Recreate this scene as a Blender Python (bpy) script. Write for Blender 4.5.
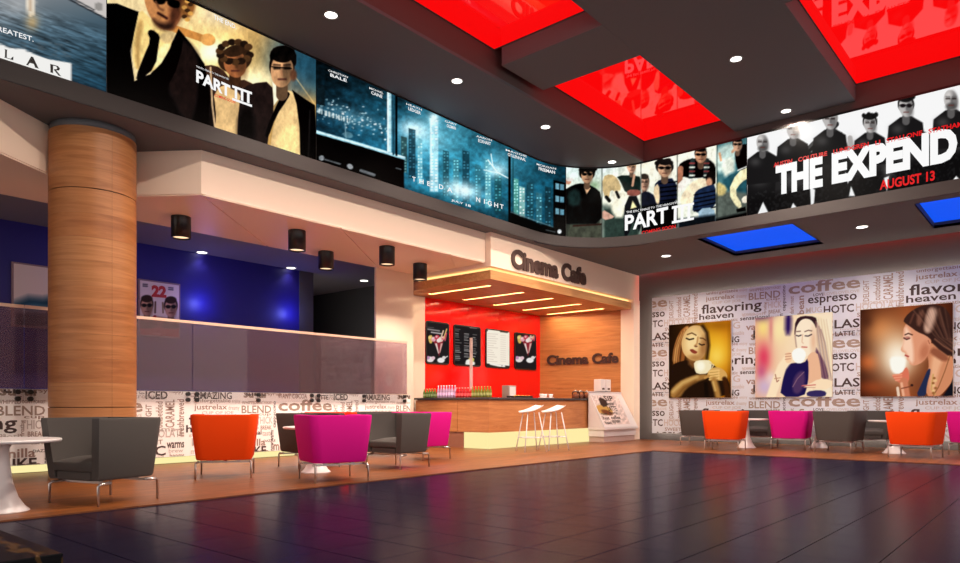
import bpy, bmesh, math, random
import numpy as np
from mathutils import Vector, Matrix
random.seed(7)
RNG = np.random.RandomState(11)
for o in list(bpy.data.objects):
    bpy.data.objects.remove(o)
SC = bpy.context.scene
COL = SC.collection

# ------------------------------------------------------------------ camera, world, exposure
F, HX, HY, H = 696.0, 480.0, 405.0, 0.95          # focal length and horizon of a 960x563 frame, eye height
A = math.atan2(1075 - 480, F)
FX, FY, RX, RY = math.cos(A), math.sin(A), math.sin(A), -math.cos(A)
cam = bpy.data.cameras.new('camera')
camo = bpy.data.objects.new('camera', cam)
COL.objects.link(camo)
camo.location = (0, 0, H)
camo.rotation_euler = (math.pi / 2, 0, A - math.pi / 2)
cam.sensor_width = 36
cam.lens = F * 36 / 960
cam.shift_y = (HY - 281.5) / 960
cam.clip_end = 200
SC.camera = camo
W = bpy.data.worlds.new('world')
SC.world = W
W.use_nodes = True
W.node_tree.nodes['Background'].inputs[0].default_value = (1.0, 0.90, 0.85, 1)
W.node_tree.nodes['Background'].inputs[1].default_value = 1.2
SC.view_settings.view_transform = 'Standard'
SC.view_settings.look = 'None'
SC.view_settings.exposure = 0.0
SC.view_settings.gamma = 1.0
SC.view_settings.use_curve_mapping = False
WARM = (1.0, 0.66, 0.40)


def light(kind, name, loc, power, color=WARM, target=None, size=0.1, spot=90, blend=0.6, sy=None, parent=None):
    l = bpy.data.lights.new(name, kind)
    l.energy = power
    l.color = color
    if kind == 'AREA':
        l.size = size
        if sy:
            l.shape = 'RECTANGLE'
            l.size_y = sy
    elif kind == 'SPOT':
        l.shadow_soft_size = size
        l.spot_size = math.radians(spot)
        l.spot_blend = blend
    else:
        l.shadow_soft_size = size
    o = bpy.data.objects.new(name, l)
    COL.objects.link(o)
    o.location = loc
    if target is not None:
        d = Vector(target) - Vector(loc)
        o.rotation_euler = d.to_track_quat('-Z', 'Y').to_euler()
    if parent is not None:
        o.parent = parent
    return o


# ------------------------------------------------------------------ photo pixel -> place
def ray(px, py):
    a = (px - HX) / F
    return (FX + RX * a, FY + RY * a, (HY - py) / F)


def at_z(px, py, z):
    d = ray(px, py)
    t = (z - H) / d[2]
    return Vector((d[0] * t, d[1] * t, z))


def at_depth(px, dep, z=0.0):
    a = (px - HX) / F
    return Vector(((FX + RX * a) * dep, (FY + RY * a) * dep, z))


# ------------------------------------------------------------------ materials
def srgb(c):
    return tuple(((v / 12.92) if v <= 0.04045 else ((v + 0.055) / 1.055) ** 2.4) for v in c)


def rgb(r, g, b):
    return srgb((r / 255, g / 255, b / 255))


MATS = {}


def mat(name, color=(0.5, 0.5, 0.5), rough=0.5, metal=0.0, spec=0.5, emit=None, strength=1.0, bump=None, coat=0.0, vary=0.0):
    if name in MATS:
        return MATS[name]
    m = bpy.data.materials.new(name)
    m.use_nodes = True
    nt = m.node_tree
    b = nt.nodes['Principled BSDF']
    b.inputs['Base Color'].default_value = (*color, 1)
    b.inputs['Roughness'].default_value = rough
    b.inputs['Metallic'].default_value = metal
    b.inputs['Specular IOR Level'].default_value = spec
    b.inputs['Coat Weight'].default_value = coat
    if emit is not None:
        b.inputs['Emission Color'].default_value = (*emit, 1)
        b.inputs['Emission Strength'].default_value = strength
    tc = nt.nodes.new('ShaderNodeTexCoord')
    if bump:
        n = nt.nodes.new('ShaderNodeTexNoise')
        n.inputs['Scale'].default_value = bump[0]
        n.inputs['Detail'].default_value = 3
        bp = nt.nodes.new('ShaderNodeBump')
        bp.inputs['Strength'].default_value = bump[1]
        bp.inputs['Distance'].default_value = 0.01
        nt.links.new(tc.outputs['Object'], n.inputs['Vector'])
        nt.links.new(n.outputs['Fac'], bp.inputs['Height'])
        nt.links.new(bp.outputs['Normal'], b.inputs['Normal'])
    if vary:
        n = nt.nodes.new('ShaderNodeTexNoise')
        n.inputs['Scale'].default_value = 3.0
        n.inputs['Detail'].default_value = 5
        r = nt.nodes.new('ShaderNodeValToRGB')
        r.color_ramp.elements[0].color = (*[c * (1 - vary) for c in color], 1)
        r.color_ramp.elements[1].color = (*[min(1, c * (1 + vary)) for c in color], 1)
        r.color_ramp.elements[0].position = 0.3
        r.color_ramp.elements[1].position = 0.7
        nt.links.new(tc.outputs['Object'], n.inputs['Vector'])
        nt.links.new(n.outputs['Fac'], r.inputs['Fac'])
        nt.links.new(r.outputs['Color'], b.inputs['Base Color'])
    MATS[name] = m
    return m


def wood(name, c1, c2, scale, rough=0.45, planks=None, spec=0.4):
    m = mat(name, c1, rough, spec=spec)
    nt = m.node_tree
    b = nt.nodes['Principled BSDF']
    tc = nt.nodes.new('ShaderNodeTexCoord')
    mp = nt.nodes.new('ShaderNodeMapping')
    mp.inputs['Scale'].default_value = scale
    n = nt.nodes.new('ShaderNodeTexNoise')
    n.inputs['Scale'].default_value = 1.0
    n.inputs['Detail'].default_value = 8
    n.inputs['Roughness'].default_value = 0.62
    n.inputs['Distortion'].default_value = 0.9
    r = nt.nodes.new('ShaderNodeValToRGB')
    r.color_ramp.elements[0].position = 0.32
    r.color_ramp.elements[1].position = 0.68
    r.color_ramp.elements[0].color = (*c1, 1)
    r.color_ramp.elements[1].color = (*c2, 1)
    L = nt.links.new
    L(tc.outputs['Object'], mp.inputs['Vector'])
    L(mp.outputs['Vector'], n.inputs['Vector'])
    L(n.outputs['Fac'], r.inputs['Fac'])
    out = r.outputs['Color']
    if planks:
        bt = nt.nodes.new('ShaderNodeTexBrick')
        bt.inputs['Color1'].default_value = (0.80, 0.80, 0.80, 1)
        bt.inputs['Color2'].default_value = (1.12, 1.08, 1.04, 1)
        bt.inputs['Mortar'].default_value = (0.45, 0.42, 0.4, 1)
        bt.inputs['Scale'].default_value = 1.0
        bt.inputs['Mortar Size'].default_value = 0.003
        bt.inputs['Brick Width'].default_value = planks[0]
        bt.inputs['Row Height'].default_value = planks[1]
        mx = nt.nodes.new('ShaderNodeMix')
        mx.data_type = 'RGBA'
        mx.blend_type = 'MULTIPLY'
        mx.inputs[0].default_value = 1.0
        L(tc.outputs['Object'], bt.inputs['Vector'])
        L(out, mx.inputs[6])
        L(bt.outputs['Color'], mx.inputs[7])
        out = mx.outputs[2]
    L(out, b.inputs['Base Color'])
    return m


def print_mat(name, strength=1.0, rough=0.35, lit=False):
    if name in MATS:
        return MATS[name]
    m = bpy.data.materials.new(name)
    m.use_nodes = True
    nt = m.node_tree
    b = nt.nodes['Principled BSDF']
    at = nt.nodes.new('ShaderNodeAttribute')
    at.attribute_name = 'Col'
    b.inputs['Roughness'].default_value = rough
    b.inputs['Specular IOR Level'].default_value = 0.02 if lit else 0.15
    if lit:
        b.inputs['Base Color'].default_value = (0.0, 0.0, 0.0, 1)
        nt.links.new(at.outputs['Color'], b.inputs['Emission Color'])
        b.inputs['Emission Strength'].default_value = strength
    else:
        nt.links.new(at.outputs['Color'], b.inputs['Base Color'])
    MATS[name] = m
    return m


def glow(name, color, strength):
    return mat(name, (0.0, 0.0, 0.0), 0.6, emit=color, strength=strength, spec=0.1)


def glass_mat(name, tint, haze, haze_col, rough=0.02, gloss=True):
    m = bpy.data.materials.new(name)
    m.use_nodes = True
    nt = m.node_tree
    nt.nodes.remove(nt.nodes['Principled BSDF'])
    out = nt.nodes['Material Output']
    tr = nt.nodes.new('ShaderNodeBsdfTransparent')
    tr.inputs[0].default_value = (*tint, 1)
    df = nt.nodes.new('ShaderNodeBsdfDiffuse')
    df.inputs[0].default_value = (*haze_col, 1)
    gl = nt.nodes.new('ShaderNodeBsdfGlossy')
    gl.inputs['Roughness'].default_value = rough
    m1 = nt.nodes.new('ShaderNodeMixShader')
    m1.inputs[0].default_value = haze
    fr = nt.nodes.new('ShaderNodeFresnel')
    fr.inputs[0].default_value = 1.32
    m2 = nt.nodes.new('ShaderNodeMixShader')
    L = nt.links.new
    L(tr.outputs[0], m1.inputs[1]); L(df.outputs[0], m1.inputs[2])
    L(fr.outputs[0], m2.inputs[0]); L(m1.outputs[0], m2.inputs[1]); L(gl.outputs[0], m2.inputs[2])
    L(m2.outputs[0] if gloss else m1.outputs[0], out.inputs[0])
    MATS[name] = m
    return m


M_CEIL = mat('dark_ceiling_paint', rgb(104, 106, 110), 0.7, spec=0.2, bump=(60, 0.03))
M_RISER = mat('dark_riser_paint', rgb(96, 80, 78), 0.6, spec=0.2, bump=(60, 0.03))
M_BEIGE = mat('beige_plaster', rgb(250, 226, 204), 0.45, spec=0.35, bump=(30, 0.02))
M_PIER = mat('ivory_lacquer', rgb(232, 210, 190), 0.18, spec=0.5, bump=(6, 0.01))
M_GREY = mat('grey_wall_paint', rgb(84, 80, 80), 0.6, bump=(50, 0.03))
M_DARKWALL = mat('charcoal_wall_paint', rgb(34, 32, 33), 0.5, bump=(50, 0.03))
M_WHITE = mat('white_lacquer', rgb(238, 230, 228), 0.3, bump=(80, 0.01))
M_BLACK = mat('black_metal', rgb(30, 27, 26), 0.35, spec=0.5, bump=(80, 0.02))
M_STEEL = mat('satin_steel', rgb(205, 196, 192), 0.28, metal=0.85, bump=(90, 0.02))
M_BACKING = mat('dark_backing', rgb(24, 22, 22), 0.6, bump=(40, 0.02))
M_VENEER = wood('oak_veneer', rgb(150, 92, 48), rgb(184, 122, 72), (1.1, 1.1, 16), 0.45)
M_VENEER2 = wood('oak_veneer_cut', rgb(142, 84, 42), rgb(178, 114, 64), (1.6, 1.6, 13), 0.45)
M_VENEER3 = wood('oak_veneer_pale', rgb(158, 100, 54), rgb(188, 128, 78), (0.9, 0.9, 22), 0.45)
M_CANOPY = wood('oak_canopy', rgb(190, 132, 80), rgb(216, 160, 104), (1.0, 14, 14), 0.5)
M_CWALL = wood('oak_wall', rgb(182, 112, 58), rgb(212, 142, 84), (1.2, 1.0, 12), 0.4)
M_COUNTER = wood('oak_counter', rgb(176, 108, 62), rgb(206, 138, 86), (1.3, 1.3, 14), 0.4)
M_FLOOR = wood('oak_floor', rgb(92, 48, 19), rgb(148, 86, 38), (1.3, 13, 1), 0.38, planks=(1.9, 0.17))
M_GLASS = glass_mat('tinted_glass', (0.76, 0.68, 0.76), 0.11, rgb(214, 172, 184), gloss=False)
M_CLEAR = glass_mat('clear_glass', (0.96, 0.95, 0.95), 0.02, rgb(220, 190, 180))
M_MARKER = {}

# glossy navy floor tile
M_TILE = mat('navy_tile', rgb(19, 18, 40), 0.22, spec=0.35, bump=(5, 0.015), vary=0.12)
_b = M_TILE.node_tree.nodes['Principled BSDF']
_b.inputs['IOR'].default_value = 1.10
_b.inputs['Specular Tint'].default_value = (0.55, 0.58, 1.0, 1)
M_GROUT = mat('dark_grout', rgb(20, 18, 26), 0.8, bump=(90, 0.05))

# black marble with gold veins
M_MARBLE = mat('black_marble', rgb(16, 15, 17), 0.25, spec=0.2)
_nt = M_MARBLE.node_tree
_w = _nt.nodes.new('ShaderNodeTexWave')
_w.inputs['Scale'].default_value = 2.2
_w.inputs['Distortion'].default_value = 9
_w.inputs['Detail'].default_value = 5
_w.inputs['Detail Scale'].default_value = 2.0
_r = _nt.nodes.new('ShaderNodeValToRGB')
_r.color_ramp.elements[0].position = 0.90
_r.color_ramp.elements[0].color = (*rgb(15, 14, 17), 1)
_r.color_ramp.elements[1].position = 0.97
_r.color_ramp.elements[1].color = (*rgb(84, 60, 30), 1)
_t = _nt.nodes.new('ShaderNodeTexCoord')
_nt.links.new(_t.outputs['Object'], _w.inputs['Vector'])
_nt.links.new(_w.outputs['Fac'], _r.inputs['Fac'])
_nt.links.new(_r.outputs['Color'], _nt.nodes['Principled BSDF'].inputs['Base Color'])


def fabric(name, c):
    return mat(name, c, 0.85, spec=0.15, bump=(260, 0.12))


M_FGREY = fabric('charcoal_fabric', rgb(86, 81, 78))
M_FORANGE = fabric('orange_fabric', rgb(240, 72, 8))
M_FMAG = fabric('magenta_fabric', rgb(222, 20, 140))


# ------------------------------------------------------------------ objects
def tag(o, label=None, cat=None, group=None, kind=None):
    if label: o['label'] = label
    if cat: o['category'] = cat
    if group: o['group'] = group
    if kind: o['kind'] = kind
    return o


def empty(name, loc=(0, 0, 0), rz=0.0, label=None, cat=None, group=None, kind=None):
    o = bpy.data.objects.new(name, None)
    COL.objects.link(o)
    o.location = loc
    o.rotation_euler = (0, 0, rz)
    o.empty_display_size = 0.1
    return tag(o, label, cat, group, kind)


def link(name, me, parent=None, loc=(0, 0, 0), rz=0.0):
    o = bpy.data.objects.new(name, me)
    COL.objects.link(o)
    o.location = loc
    o.rotation_euler = (0, 0, rz)
    if parent is not None:
        o.parent = parent
    return o


def copy_tree(o, parent=None):
    c = o.copy()
    COL.objects.link(c)
    if parent is not None:
        c.parent = parent
    for ch in list(o.children):
        copy_tree(ch, c)
    return c


class MB:
    """collects simple solids, then becomes one mesh object"""
    def __init__(self):
        self.v = []
        self.f = []
        self.sm = []

    def add(self, vs, fs, smooth=False):
        n = len(self.v)
        self.v.extend([tuple(p) for p in vs])
        self.f.extend([tuple(i + n for i in f) for f in fs])
        self.sm.extend([smooth] * len(fs))
        return self

    def box(self, x0, x1, y0, y1, z0, z1):
        vs = [(x, y, z) for z in (z0, z1) for y in (y0, y1) for x in (x0, x1)]
        return self.add(vs, [(0, 2, 3, 1), (4, 5, 7, 6), (0, 1, 5, 4), (2, 6, 7, 3), (0, 4, 6, 2), (1, 3, 7, 5)])

    def prism(self, poly, z0, z1):
        n = len(poly)
        vs = [(p[0], p[1], z0) for p in poly] + [(p[0], p[1], z1) for p in poly]
        fs = [tuple(range(n))[::-1], tuple(range(n, 2 * n))]
        fs += [(i, (i + 1) % n, n + (i + 1) % n, n + i) for i in range(n)]
        return self.add(vs, fs)

    def lathe(self, prof, c=(0, 0, 0), seg=32, caps=True):
        vs, fs = [], []
        for r, z in prof:
            for k in range(seg):
                a = 2 * math.pi * k / seg
                vs.append((c[0] + r * math.cos(a), c[1] + r * math.sin(a), c[2] + z))
        for i in range(len(prof) - 1):
            for k in range(seg):
                k2 = (k + 1) % seg
                fs.append((i * seg + k, i * seg + k2, (i + 1) * seg + k2, (i + 1) * seg + k))
        self.add(vs, fs, True)
        if caps:
            n = len(self.v) - len(vs)
            m = (len(prof) - 1) * seg
            self.f.append(tuple(n + k for k in range(seg))[::-1]); self.sm.append(False)
            self.f.append(tuple(n + m + k for k in range(seg))); self.sm.append(False)
        return self

    def tube(self, pts, r, seg=8, r1=None):
        pts = [Vector(p) for p in pts]
        vs, fs = [], []
        for i, p in enumerate(pts):
            d = (pts[min(i + 1, len(pts) - 1)] - pts[max(i - 1, 0)]).normalized()
            ref = Vector((0, 0, 1)) if abs(d.z) < 0.9 else Vector((1, 0, 0))
            s = d.cross(ref).normalized()
            t = s.cross(d)
            rr = r if r1 is None else r + (r1 - r) * i / (len(pts) - 1)
            for k in range(seg):
                a = 2 * math.pi * k / seg
                vs.append(p + (s * math.cos(a) + t * math.sin(a)) * rr)
        for i in range(len(pts) - 1):
            for k in range(seg):
                k2 = (k + 1) % seg
                fs.append((i * seg + k, i * seg + k2, (i + 1) * seg + k2, (i + 1) * seg + k))
        n = len(pts)
        fs.append(tuple(range(seg))[::-1])
        fs.append(tuple((n - 1) * seg + k for k in range(seg)))
        return self.add(vs, fs, True)

    def mesh(self, name, m):
        me = bpy.data.meshes.new(name)
        me.from_pydata(self.v, [], self.f)
        me.polygons.foreach_set('use_smooth', self.sm)
        if m is not None:
            me.materials.append(m)
        me.update()
        bm = bmesh.new(); bm.from_mesh(me)
        bmesh.ops.recalc_face_normals(bm, faces=bm.faces)
        bm.to_mesh(me); bm.free()
        return me

    def build(self, name, m, parent=None, bevel=0.0, seg=2, loc=(0, 0, 0), rz=0.0):
        o = link(name, self.mesh(name, m), parent, loc, rz)
        if bevel:
            b = o.modifiers.new('bevel', 'BEVEL')
            b.width = bevel
            b.segments = seg
            b.limit_method = 'ANGLE'
            b.angle_limit = math.radians(40)
        return o


def box(name, m, x0, x1, y0, y1, z0, z1, parent=None, bevel=0.0, kind=None):
    o = MB().box(x0, x1, y0, y1, z0, z1).build(name, m, parent, bevel)
    if kind:
        o['kind'] = kind
    return o


# ------------------------------------------------------------------ surfaces that carry print
class WallU:                       # plane u = const seen from smaller u; s runs to the right
    def __init__(self, u): self.u = u
    def pos(self, s, t, o=0.0):
        s = np.asarray(s, float); t = np.asarray(t, float)
        return np.stack([np.full_like(s, self.u - o), -s, t], -1)
    def inv(self, px, py):
        d = ray(px, py); k = self.u / d[0]
        return -d[1] * k, H + d[2] * k


class WallV:                       # plane v = const seen from smaller v; s = u
    def __init__(self, v): self.v = v
    def pos(self, s, t, o=0.0):
        s = np.asarray(s, float); t = np.asarray(t, float)
        return np.stack([s, np.full_like(s, self.v - o), t], -1)
    def inv(self, px, py):
        d = ray(px, py); k = self.v / d[1]
        return d[0] * k, H + d[2] * k


BV, BU, BR = 8.90, 14.0, 1.8       # banner ring: left plane, right plane, corner radius
ARC = BR * math.pi / 2
BC = (BU - BR, BV - BR)


class Ring:
    def pos(self, s, t, o=0.0):
        s = np.asarray(s, float); t = np.asarray(t, float)
        th = np.clip((s - BC[0]) / ARC, 0, 1) * math.pi / 2
        r = BR - o
        x = BC[0] + r * np.sin(th) + np.minimum(s - BC[0], 0)
        y = BC[1] + r * np.cos(th) - np.maximum(s - BC[0] - ARC, 0)
        return np.stack([x, y, t], -1)
    def inv(self, px, py):
        d = ray(px, py)
        k = BV / d[1] if d[1] > 1e-6 else 1e9
        if d[0] * k <= BC[0]:
            return d[0] * k, H + d[2] * k
        k = BU / d[0]
        if d[1] * k <= BC[1]:
            return BC[0] + ARC + (BC[1] - d[1] * k), H + d[2] * k
        a = d[0] ** 2 + d[1] ** 2
        b = -2 * (d[0] * BC[0] + d[1] * BC[1])
        c = BC[0] ** 2 + BC[1] ** 2 - BR ** 2
        k = (-b + math.sqrt(b * b - 4 * a * c)) / (2 * a)
        th = math.atan2(d[0] * k - BC[0], d[1] * k - BC[1])
        return BC[0] + BR * th, H + d[2] * k


RING = Ring()
WALLR = WallU(17.33)


def to_px(P):
    dep = P[..., 0] * FX + P[..., 1] * FY
    r = P[..., 0] * RX + P[..., 1] * RY
    return HX + F * r / dep, HY - F * (P[..., 2] - H) / dep


def vnoise(x, y, seed=0):
    """smooth value noise on arrays"""
    xi = np.floor(x).astype(int); yi = np.floor(y).astype(int)
    fx = x - xi; fy = y - yi
    fx = fx * fx * (3 - 2 * fx); fy = fy * fy * (3 - 2 * fy)
    def h(a, b):
        n = (a * 374761393 + b * 668265263 + seed * 974711) & 0x7fffffff
        n = ((n ^ (n >> 13)) * 1274126177) & 0x7fffffff
        return ((n ^ (n >> 16)) & 0xffff) / 65535.0
    return (h(xi, yi) * (1 - fx) + h(xi + 1, yi) * fx) * (1 - fy) + (h(xi, yi + 1) * (1 - fx) + h(xi + 1, yi + 1) * fx) * fy


class Art:
    """paints a flat print as vertex colours; shapes are given in the units of a view (origin, scale)"""
    def __init__(self, X, Y, base=(0, 0, 0)):
        self.X, self.Y = X, Y
        self.C = np.tile(np.array(base, float) / 255, (len(X), 1))
        self.view(0, 0, 1)

    def view(self, x0, y0, sc):
        self.x = (self.X - x0) * sc
        self.y = (self.Y - y0) * sc
        self.sc = sc
        return self

    def mix(self, idx, a, c):
        c = np.array(c, float) / 255
        self.C[idx] = self.C[idx] * (1 - a[:, None]) + c * a[:, None]

    def grad(self, stops, x0, y0, x1, y1):
        d = np.array([x1 - x0, y1 - y0], float)
        t = ((self.x - x0) * d[0] + (self.y - y0) * d[1]) / (d @ d)
        pos = [s[0] for s in stops]
        for k in range(3):
            self.C[:, k] = np.interp(t, pos, [s[1][k] / 255 for s in stops])

    def poly(self, pts, c, soft=None, smooth=0, a=1.0):
        soft = soft if soft is not None else 0.9 * self.sc
        P = np.array(pts, float)
        for _ in range(smooth):
            Q = np.roll(P, -1, 0)
            P = np.stack([P * 0.75 + Q * 0.25, P * 0.25 + Q * 0.75], 1).reshape(-1, 2)
        lo = P.min(0) - soft; hi = P.max(0) + soft
        idx = np.where((self.x > lo[0]) & (self.x < hi[0]) & (self.y > lo[1]) & (self.y < hi[1]))[0]
        if len(idx) == 0:
            return self
        x = self.x[idx]; y = self.y[idx]
        ins = np.zeros(len(idx), bool); dm = np.full(len(idx), 1e9)
        for (ax, ay), (bx, by) in zip(P, np.roll(P, -1, 0)):
            if ay != by:
                cr = ((ay > y) != (by > y)) & (x < (bx - ax) * (y - ay) / (by - ay) + ax)
                ins ^= cr
            l2 = (bx - ax) ** 2 + (by - ay) ** 2 + 1e-9
            k = np.clip(((x - ax) * (bx - ax) + (y - ay) * (by - ay)) / l2, 0, 1)
            dm = np.minimum(dm, (x - ax - k * (bx - ax)) ** 2 + (y - ay - k * (by - ay)) ** 2)
        sd = np.sqrt(dm) * np.where(ins, -1, 1)
        self.mix(idx, np.clip(0.5 - sd / soft, 0, 1) * a, c)
        return self

    def line(self, pts, w, c, soft=None, a=1.0):
        soft = soft if soft is not None else 0.9 * self.sc
        P = np.array(pts, float)
        lo = P.min(0) - w - soft; hi = P.max(0) + w + soft
        idx = np.where((self.x > lo[0]) & (self.x < hi[0]) & (self.y > lo[1]) & (self.y < hi[1]))[0]
        if len(idx) == 0:
            return self
        x = self.x[idx]; y = self.y[idx]; dm = np.full(len(idx), 1e9)
        for (ax, ay), (bx, by) in zip(P[:-1], P[1:]):
            l2 = (bx - ax) ** 2 + (by - ay) ** 2 + 1e-9
            k = np.clip(((x - ax) * (bx - ax) + (y - ay) * (by - ay)) / l2, 0, 1)
            dm = np.minimum(dm, (x - ax - k * (bx - ax)) ** 2 + (y - ay - k * (by - ay)) ** 2)
        self.mix(idx, np.clip(0.5 - (np.sqrt(dm) - w / 2) / soft, 0, 1) * a, c)
        return self

    def ell(self, cx, cy, rx, ry, c, rot=0.0, soft=None, a=1.0):
        soft = soft if soft is not None else 0.9 * self.sc
        ca, sa = math.cos(math.radians(rot)), math.sin(math.radians(rot))
        dx = self.x - cx; dy = self.y - cy
        u = (dx * ca + dy * sa) / rx; v = (-dx * sa + dy * ca) / ry
        r = np.sqrt(u * u + v * v)
        idx = np.where(r < 1 + 2 * soft / min(rx, ry))[0]
        self.mix(idx, np.clip(0.5 - (r[idx] - 1) * min(rx, ry) / soft, 0, 1) * a, c)
        return self

    def glow(self, cx, cy, rx, ry, c, a=1.0, rot=0.0):
        ca, sa = math.cos(math.radians(rot)), math.sin(math.radians(rot))
        dx = self.x - cx; dy = self.y - cy
        u = (dx * ca + dy * sa) / rx; v = (-dx * sa + dy * ca) / ry
        g = np.exp(-(u * u + v * v))
        idx = np.where(g > 0.01)[0]
        self.mix(idx, g[idx] * a, c)
        return self

    def tex(self, amt, fx, fy, seed=0, contrast=1.0):
        """photographic grain and folds over the flat shapes"""
        X, Y = self.X, self.Y
        n = vnoise(X * fx, Y * fy, seed) * 0.5 + vnoise(X * fx * 2.3, Y * fy * 2.3, seed + 1) * 0.3 + vnoise(X * fx * 5, Y * fy * 5, seed + 2) * 0.2
        self.C *= (1 + (n - 0.5)[:, None] * 2 * amt)
        self.C = np.clip(self.C, 0, 1)
        if contrast != 1.0:
            g = self.C.mean(1, keepdims=True)
            k = np.clip(0.5 + (g - 0.5) * contrast, 0, 1) / np.maximum(g, 1e-3)
            self.C = np.clip(self.C * k, 0, 1)

    def within(self, x0, x1, fn):
        """paint only between two verticals"""
        keep = (self.x < x0) | (self.x > x1)
        old = self.C[keep].copy()
        fn()
        self.C[keep] = old


def print_mesh(name, surf, s0, s1, ns, t0, t1, nt, paint, m, parent, off=0.0, base=(0, 0, 0)):
    S, T = np.meshgrid(np.linspace(s0, s1, ns + 1), np.linspace(t0, t1, nt + 1))
    P = surf.pos(S.ravel(), T.ravel(), off)
    X, Y = to_px(P)
    art = Art(X, Y, base)
    paint(art)
    w = ns + 1
    i = (np.arange(nt)[:, None] * w + np.arange(ns)[None, :]).ravel()
    faces = np.stack([i, i + 1, i + 1 + w, i + w], 1)
    me = bpy.data.meshes.new(name)
    me.vertices.add(len(P)); me.vertices.foreach_set('co', P.ravel())
    me.loops.add(faces.size); me.loops.foreach_set('vertex_index', faces.ravel().astype(np.int32))
    me.polygons.add(len(faces)); me.polygons.foreach_set('loop_start', (np.arange(len(faces)) * 4).astype(np.int32))
    me.update(calc_edges=True)
    at = me.color_attributes.new('Col', 'FLOAT_COLOR', 'POINT')
    c = np.clip(art.C, 0, 1)
    lin = np.where(c <= 0.04045, c / 12.92, ((c + 0.055) / 1.055) ** 2.4)
    at.data.foreach_set('color', np.concatenate([lin, np.ones((len(P), 1))], 1).ravel())
    me.materials.append(m)
    return link(name, me, parent)


# ------------------------------------------------------------------ lettering
TEXT = {}


def text_geo(s, bold=0.0, extrude=0.0, res=2):
    key = (s, bold, extrude, res)
    if key in TEXT:
        return TEXT[key]
    cu = bpy.data.curves.new('lettering_curve', 'FONT')
    cu.body = s
    cu.offset = bold
    cu.extrude = extrude
    cu.resolution_u = res
    cu.fill_mode = 'BOTH' if extrude else 'FRONT'
    ob = bpy.data.objects.new('lettering_curve', cu)
    COL.objects.link(ob)
    me = bpy.data.meshes.new_from_object(ob.evaluated_get(bpy.context.evaluated_depsgraph_get()))
    v = np.zeros(len(me.vertices) * 3); me.vertices.foreach_get('co', v)
    r = (v.reshape(-1, 3), [tuple(p.vertices) for p in me.polygons])
    bpy.data.objects.remove(ob); bpy.data.curves.remove(cu); bpy.data.meshes.remove(me)
    TEXT[key] = r
    return r


class Letters:
    """flat print on a surface: text boxes given in surface units or by photo pixels"""
    def __init__(self, surf, off):
        self.surf, self.off, self.v, self.f, self.marks = surf, off, [], [], []

    def st(self, s, s0, t0, w, h, bold=0.01, vertical=False, clip=None, slant=0.0, res=2, rise=0.0):
        V, Fc = text_geo(s, bold, 0.0, res)
        lo = V.min(0); hi = V.max(0)
        n = (V[:, :2] - lo[:2]) / (hi[:2] - lo[:2])
        if vertical:                                  # reads upwards
            x = s0 + (1 - n[:, 1]) * w; y = t0 + n[:, 0] * h
        else:
            x = s0 + n[:, 0] * w + slant * n[:, 1] * h; y = t0 + n[:, 1] * h + rise * n[:, 0]
        Fc = list(Fc)
        if clip is not None and (x.min() < clip[0] or x.max() > clip[1] or y.min() < clip[2] or y.max() > clip[3]):
            if x.max() < clip[0] or x.min() > clip[1] or y.max() < clip[2] or y.min() > clip[3]:
                return self
            bm = bmesh.new()
            vs = [bm.verts.new((a, b, 0)) for a, b in zip(x, y)]
            for f in Fc:
                try: bm.faces.new([vs[i] for i in f])
                except ValueError: pass
            for co, no in (((clip[0], 0, 0), (-1, 0, 0)), ((clip[1], 0, 0), (1, 0, 0)), ((0, clip[2], 0), (0, -1, 0)), ((0, clip[3], 0), (0, 1, 0))):
                bmesh.ops.bisect_plane(bm, geom=bm.verts[:] + bm.edges[:] + bm.faces[:], plane_co=co, plane_no=no, clear_outer=True)
            bm.verts.index_update()
            x = np.array([v.co.x for v in bm.verts]); y = np.array([v.co.y for v in bm.verts])
            Fc = [tuple(v.index for v in f.verts) for f in bm.faces]
            bm.free()
            if len(x) == 0:
                return self
        n0 = len(self.v)
        self.marks.append((n0, len(self.f)))
        self.v.extend(map(tuple, self.surf.pos(x, y, self.off)))
        self.f.extend(tuple(i + n0 for i in f) for f in Fc)
        return self

    def px(self, s, lb, rb, ht, bold=0.01, res=3, slant=0.0):
        """left-bottom and right-bottom pixel of the words and their height in pixels at the left end"""
        s0, t0 = self.surf.inv(*lb); s1, t1 = self.surf.inv(*rb)
        h = self.surf.inv(lb[0], lb[1] - ht)[1] - t0
        return self.st(s, s0, t0, s1 - s0, h, bold, res=res, slant=slant, rise=t1 - t0)

    def poly_px(self, pts):
        st = [self.surf.inv(*p) for p in pts]
        n0 = len(self.v)
        self.marks.append((n0, len(self.f)))
        self.v.extend(map(tuple, self.surf.pos(np.array([a for a, _ in st]), np.array([b for _, b in st]), self.off)))
        self.f.append(tuple(range(n0, n0 + len(pts))))
        return self

    def build_words(self, name, m, parent):
        ends = self.marks[1:] + [(len(self.v), len(self.f))]
        for (v0, f0), (v1, f1) in zip(self.marks, ends):
            me = bpy.data.meshes.new(name)
            me.from_pydata(self.v[v0:v1], [], [tuple(i - v0 for i in f) for f in self.f[f0:f1]])
            me.materials.append(m); me.update()
            link(name, me, parent)

    def build(self, name, m, parent, kind=None):
        me = bpy.data.meshes.new(name)
        me.from_pydata(self.v, [], self.f)
        me.materials.append(m); me.update()
        o = link(name, me, parent)
        if kind: o['kind'] = kind
        return o

# ================================================================== THE SETTING
WU, WV = 13.25, 6.62              # inner edges of the timber floor
Z_SOF, Z_LIP, Z_BAN, Z_MAIN, Z_RED = 4.49, 4.71, 6.30, 6.45, 6.76

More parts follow.
